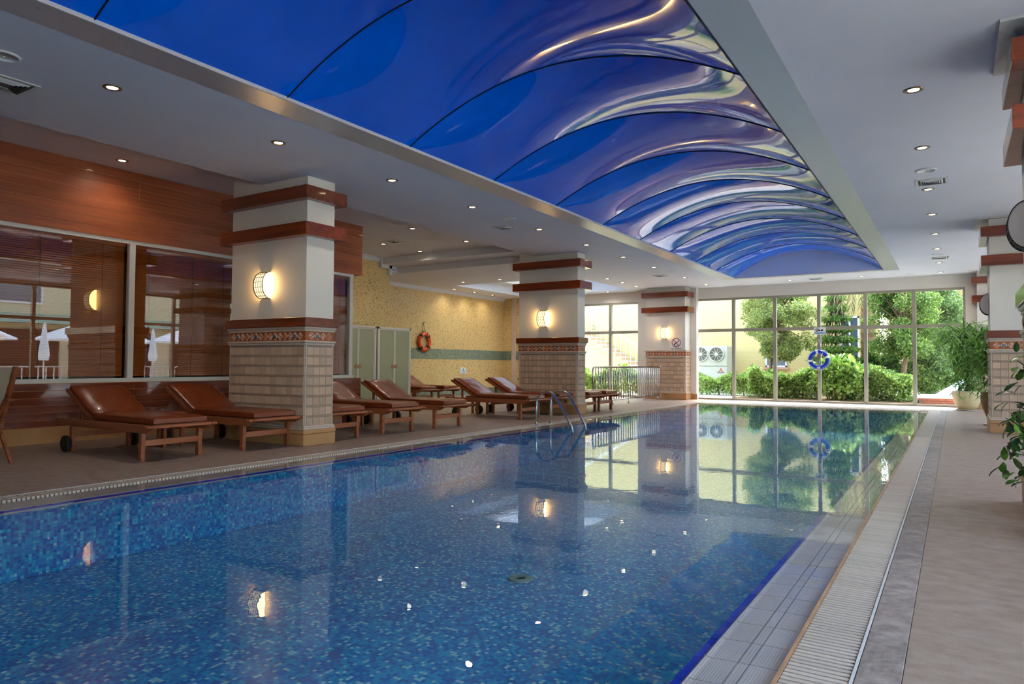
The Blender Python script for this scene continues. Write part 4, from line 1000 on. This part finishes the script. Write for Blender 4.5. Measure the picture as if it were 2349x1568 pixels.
def cards(n, pts, size, lo, hi, tilt=1.0, asp=.6):
    d = rng.normal(size=(n, 3)); d[:, 2] *= tilt; d /= np.linalg.norm(d, axis=1)[:, None]
    e = rng.normal(size=(n, 3)); e -= (e*d).sum(1)[:, None]*d; e /= np.linalg.norm(e, axis=1)[:, None]
    s_ = (size*(.6+.8*rng.random(n)))[:, None]
    Vq = np.stack([pts, pts+d*s_*.5+e*s_*asp*.5, pts+d*s_, pts+d*s_*.5-e*s_*asp*.5], 1)
    return Vq, greens(n, lo, hi)
def hedge(label, x0, x1, y0, y1, h, n, lo=(84, 120, 44), hi=(180, 204, 104), seed=0):
    t = thing('hedge', label, 'hedge', ((x0+x1)/2, (y0+y1)/2, 0), 'leafy hedges outside the end window')
    u = rng.random((n, 3)); P_ = np.empty((n, 3)); P_[:, 0] = x0+(x1-x0)*u[:, 0]; P_[:, 1] = y0+(y1-y0)*u[:, 1]
    hh = h*(.84+.13*np.sin(P_[:, 0]*3.1+seed)+.10*np.sin(P_[:, 0]*7.3+P_[:, 1]*4)+.06*np.sin(P_[:, 0]*17+P_[:, 1]*9)); edge = rng.random(n) < .55
    P_[:, 2] = np.where(edge, hh*(.93+.1*rng.random(n)), hh*rng.random(n)**.7)
    side = (~edge) & (rng.random(n) < .75); P_[side, 1] = y0+.22*rng.random(side.sum())**2+.13*np.sin(P_[side, 0]*6+P_[side, 2]*4)+.13
    Vq, c = cards(n, P_, .078, lo, hi)
    o = quads('foliage', Vq, c, 'leaf', t); o['kind'] = 'stuff'
    k = 0
    for x in np.arange(x0+.2, x1, .45):
        MB().tube([(x, (y0+y1)/2, -.02), (x+rr.gauss(0, .05), (y0+y1)/2-.1, h*.5), (x+rr.gauss(0, .15), (y0+y1)/2, h*.85)], [.03, .02, .01], 5).build('stem', 'bark', t)
hedge('bushy light green hedge along the garden window under the round tree', -5.55, -3.4, 22.5, 23.8, .92, 15000)
hedge('bushy green hedge along the garden window near the dark trees', -3.25, -1.0, 22.5, 23.8, .95, 15000, seed=2)
hedge('clipped green hedge outside the stair window behind the steel railing', -12.2, -8.6, 22.6, 23.4, .92, 17000, seed=1)
hedge('low hedge in front of the cooling unit', -8.9, -5.2, 25.2, 26.4, .72, 14000, seed=3)
hedge('far green hedge behind the white slab at the window corner', -1.0, 1.5, 25.6, 26.8, .95, 10000, seed=4)
def tree(label, name, base, trunk, blobs, n, size, lo, hi, tr=.07, tilt=1.0):
    t = thing(name, label, 'tree', base, 'trees outside the end window')
    MB().tube(trunk, [tr*(1-.55*i/(len(trunk)-1)) for i in range(len(trunk))], 9).build('trunk', 'bark', t, True)
    w_ = np.array([b[3]**2*b[4] for b in blobs]); w_ = w_/w_.sum(); allp = []
    for (bx_, by_, bz_, r_, hr_), k in zip(blobs, w_):
        m_ = max(20, int(n*k)); d = rng.normal(size=(m_, 3)); d /= np.linalg.norm(d, axis=1)[:, None]; rad = rng.random(m_)**.38
        allp.append(np.array([bx_, by_, bz_])+d*rad[:, None]*np.array([r_, r_, hr_]))
        MB().tube([trunk[-1], (bx_, by_, bz_)], [.025, .008], 5).build('branch', 'bark', t)
    P_ = np.concatenate(allp); Vq, c = cards(len(P_), P_, size, lo, hi, tilt)
    o = quads('crown', Vq, c, 'leaf', t); o['kind'] = 'stuff'
def blobcloud(c, R_, H_, n, r0, seed):
    q = random.Random(seed); out = []
    for _ in range(n):
        a = q.random()*2*PI; z = q.uniform(-1, 1); s_ = math.sqrt(1-z*z)*q.uniform(.4, 1)
        out.append((c[0]+R_*s_*math.cos(a), c[1]+R_*s_*math.sin(a), c[2]+H_*z, r0*q.uniform(.7, 1.2), r0*q.uniform(.5, .9)))
    return out
tree('round olive-green tree with slim trunk behind the hedge', 'tree', (-5.42, 25.5, 0), [(-5.42, 25.5, -.02), (-5.45, 25.5, 1.0), (-5.38, 25.5, 1.9), (-5.3, 25.5, 2.6)], blobcloud((-5.15, 25.5, 2.75), 1.28, 1.25, 64, .42, 1), 46000, .066, (92, 112, 48), (176, 184, 100))
blobs = []
for k in range(9):
    z = .9+k*.36; r_ = .95-.085*k
    for j in range(5): a = j*1.26+k; blobs.append((-3.5+r_*.6*math.cos(a), 26.6+r_*.6*math.sin(a), z, r_*.5, .13))
tree('layered bright green conifer behind the blue life ring', 'conifer', (-3.5, 26.6, 0), [(-3.5, 26.6, -.02), (-3.5, 26.6, 2), (-3.5, 26.6, 4.1)], blobs, 20000, .072, (70, 108, 36), (154, 186, 78), .05)
tree('dense dark green tree with leaning trunk in the middle of the window', 'tree', (-1.42, 25.0, 0), [(-1.42, 25.0, -.02), (-1.36, 25.0, .8), (-1.25, 25.0, 1.5), (-1.3, 25.0, 2.3)], blobcloud((-1.45, 25.1, 2.75), 1.0, 1.35, 56, .42, 4), 46000, .064, (62, 96, 34), (160, 186, 82), .10)
tree('drooping grey-green tree at the window corner', 'tree', (-.2, 26.3, 0), [(-.2, 26.3, -.02), (-.25, 26.3, 1), (-.3, 26.3, 2.2)], blobcloud((-.35, 26.2, 2.45), .72, 1.7, 44, .38, 6), 32000, .064, (66, 96, 46), (150, 176, 96), .07)
tree('small upright dark cypress behind the hedge', 'tree', (-2.35, 26.5, 0), [(-2.35, 26.5, -.02), (-2.35, 26.5, 1.2)], [(-2.35, 26.5, .5+.22*k, .32-.03*k, .22) for k in range(6)], 5000, .08, (44, 88, 34), (104, 150, 62), .04)
bs = thing('garden_bush', 'bright broad-leaved bush rising over the hedge below the blue life ring', 'bush', (-3.0, 22.95, 0))
n_ = 1500; q_ = rng.normal(size=(n_, 3)); q_ /= np.linalg.norm(q_, axis=1)[:, None]; q_ = np.array([-2.95, 22.42, .78])+q_*(rng.random(n_)**.45)[:, None]*np.array([.72, .26, .62]); q_ = q_[q_[:, 2] > .05]
Vq, c = cards(len(q_), q_, .15, (96, 138, 48), (190, 214, 108)); o = quads('foliage', Vq, c, 'leaf', bs); o['kind'] = 'stuff'
for x_ in (-3.3, -3.05, -2.85, -2.6): MB().tube([(x_*.5-1.48, 22.45, -.02), (x_*.8-.6, 22.42, .5), (x_, 22.42, 1.0)], [.022, .016, .008], 6).build('stem', 'palm_bark', bs)
tree('rounded dark shrub under the leaning tree behind the hedge', 'shrub', (-1.75, 26.6, 0), [(-1.75, 26.6, -.02), (-1.75, 26.6, .5)], blobcloud((-1.75, 26.6, .95), .42, .6, 16, .34, 9), 12000, .07, (58, 96, 40), (140, 176, 84), .03)
tree('rounded dark shrub near the window corner behind the hedge', 'shrub', (-.75, 27.0, 0), [(-.75, 27.0, -.02), (-.75, 27.0, .5)], blobcloud((-.75, 27.0, .95), .45, .65, 16, .34, 11), 12000, .07, (58, 96, 40), (140, 176, 84), .03)
def palm(label, x, y, h, fr):
    t = thing('palm', label, 'palm', (x, y, 0), 'palm trees outside the end window')
    prof = []
    for k in range(30): z = h*k/29; prof.append((.24+(.03 if k % 2 else 0)-.03*k/29, z))
    MB().lathe(prof, (x, y, -.02), 16).build('trunk', 'palm_bark', t)
    cs, ds = [], []
    for i in range(fr):
        a = 2*PI*i/fr+rr.random()*.3; n_ = 26
        for k in range(n_):
            u = k/n_; r_ = .25+1.0*math.sin(u*1.6); z = h+.25*math.sin(u*3)-1.35*u*u
            for s_ in (-1, 1): cs.append((x+r_*math.cos(a), y+r_*math.sin(a), z)); ds.append((math.cos(a+s_*.9)*.5, math.sin(a+s_*.9)*.5, -.9))
        MB().tube([(x, y, h), (x+.7*math.cos(a), y+.7*math.sin(a), h+.2), (x+1.2*math.cos(a), y+1.2*math.sin(a), h-1.0)], [.02, .015, .006], 5).build('frond_rib', 'palm_bark', t)
    cs, ds = np.array(cs), np.array(ds); n = len(cs)
    Vq, c = leaf_cards(cs, ds, .35+.2*rng.random(n), .03+.01*rng.random(n), greens(n, (110, 116, 60), (196, 164, 100)))
    o = quads('fronds', Vq, c, 'leaf', t); o['kind'] = 'stuff'
palm('palm with shaggy hanging fronds behind the conifer', -2.5, 27.0, 4.3, 16)
palm('palm trunk at the window edge behind the bamboo', .35, 29.0, 6.5, 8)
lw = thing('garden_wall', 'low brick planter wall with white coping at the window corner', 'low wall', (.3, 23, 0))
MB().box(-.85, 1.8, 22.62, 25.2, -.04, .15).build('core', 'coping', lw)
bm_ = MB().bbox(.003, .217, -.1, 0, .003, .067, .003).mesh('brick')
for r in range(3):
    for i in range(12): link('brick', bm_, 'brick_red', lw, (-.87+i*.22+(.11 if r % 2 else 0), 22.62, -.04+r*.07))
MB().box(-.9, 1.85, 22.5, 25.25, .17, .20).build('coping', 'coping', lw)
sb = thing('grey_slab', 'blue-grey sheet propped on the white coping of the planter wall', 'slab', (.2, 24.2, .2))
MB().add([(-.55, 24.0, .2), (1.3, 24.0, .2), (.9, 25.0, .75), (.3, 25.0, .75), (-.55, 24.03, .2), (1.3, 24.03, .2), (.9, 25.03, .75), (.3, 25.03, .75)], [(0, 1, 2, 3), (7, 6, 5, 4), (0, 4, 5, 1), (1, 5, 6, 2), (2, 6, 7, 3), (3, 7, 4, 0)]).build('sheet', 'tarp', sb)
MB().box(.4, .8, 24.98, 25.02, .2, .75).build('prop', 'tarp', sb)

# ------------------------------------------------------------------ terrace outside the side windows (seen reflected in the lounge window)
def umbrella(x, y, label, open_=True):
    u = thing('parasol', label, 'parasol', (x, y, 0), 'white parasols on the terrace')
    MB().tube([(x, y, -.04), (x, y, 2.6)], .03, 8).build('pole', 'alu_white', u)
    MB().lathe([(0, -.04), (.3, -.04), (.3, .03), (.05, .06), (0, .06)], (x, y, 0), 16).build('base', 'coping', u)
    if open_: MB().lathe([(1.5, 2.02), (1.5, 2.08), (.75, 2.42), (.05, 2.68), (0, 2.68), (0, 2.6), (.75, 2.36)], (x, y, 0), 8).build('canopy', 'umbrella', u)
    else: MB().lathe([(.16, 1.1), (.2, 1.3), (.08, 2.3), (.03, 2.6), (0, 2.6), (0, 1.1)], (x, y, 0), 10).build('canopy', 'umbrella', u)
for i, (x, y, op) in enumerate(((12.5, 11.2, 1), (14.5, 16.0, 1), (13.0, 20.5, 1), (16.0, 13.0, 1), (16.5, 19.5, 1), (10.5, 13.2, 0), (11.5, 18.2, 0))):
    umbrella(x, y, ('open' if op else 'folded')+' white terrace parasol reflected in the lounge window, '+ordn(i)+' of the terrace', op)
b3 = thing('building', 'cream building with green roof across the terrace, reflected in the lounge window', 'building', (22, 12, 0))
MB().box(20, 24, -6, 34, -.04, 7.5).build('wall', 'facade_cream', b3)
MB().prism([(19.2, 3.0), (20, 3.5), (20, 3.0)], -6, 34).build('awning_roof', 'roof_green', b3)
for k in range(6):
    y = 0+k*5; MB().box(19.9, 20.0, y-.8, y+3.0, .1, 2.7).build('arcade_opening', 'dark_room', b3)
    w_ = MB().box(19.93, 20.0, y, y+2.2, 4.0, 6.0).build('window', 'coping', b3); MB().box(19.91, 19.93, y+.1, y+2.1, 4.1, 5.9).build('pane', 'win_dark', w_)

fe = thing('terrace_fence', 'low white terrace fence reflected in the lounge window', 'fence', (7, 13, 0))
for k in range(61): MB().box(6.98, 7.02, 5+k*.25, 5.03+k*.25, -.04, .85).build('picket', 'alu_white', fe)
for z in (.1, .85): MB().box(6.97, 7.03, 5, 20.1, z, z+.05).build('rail', 'alu_white', fe)
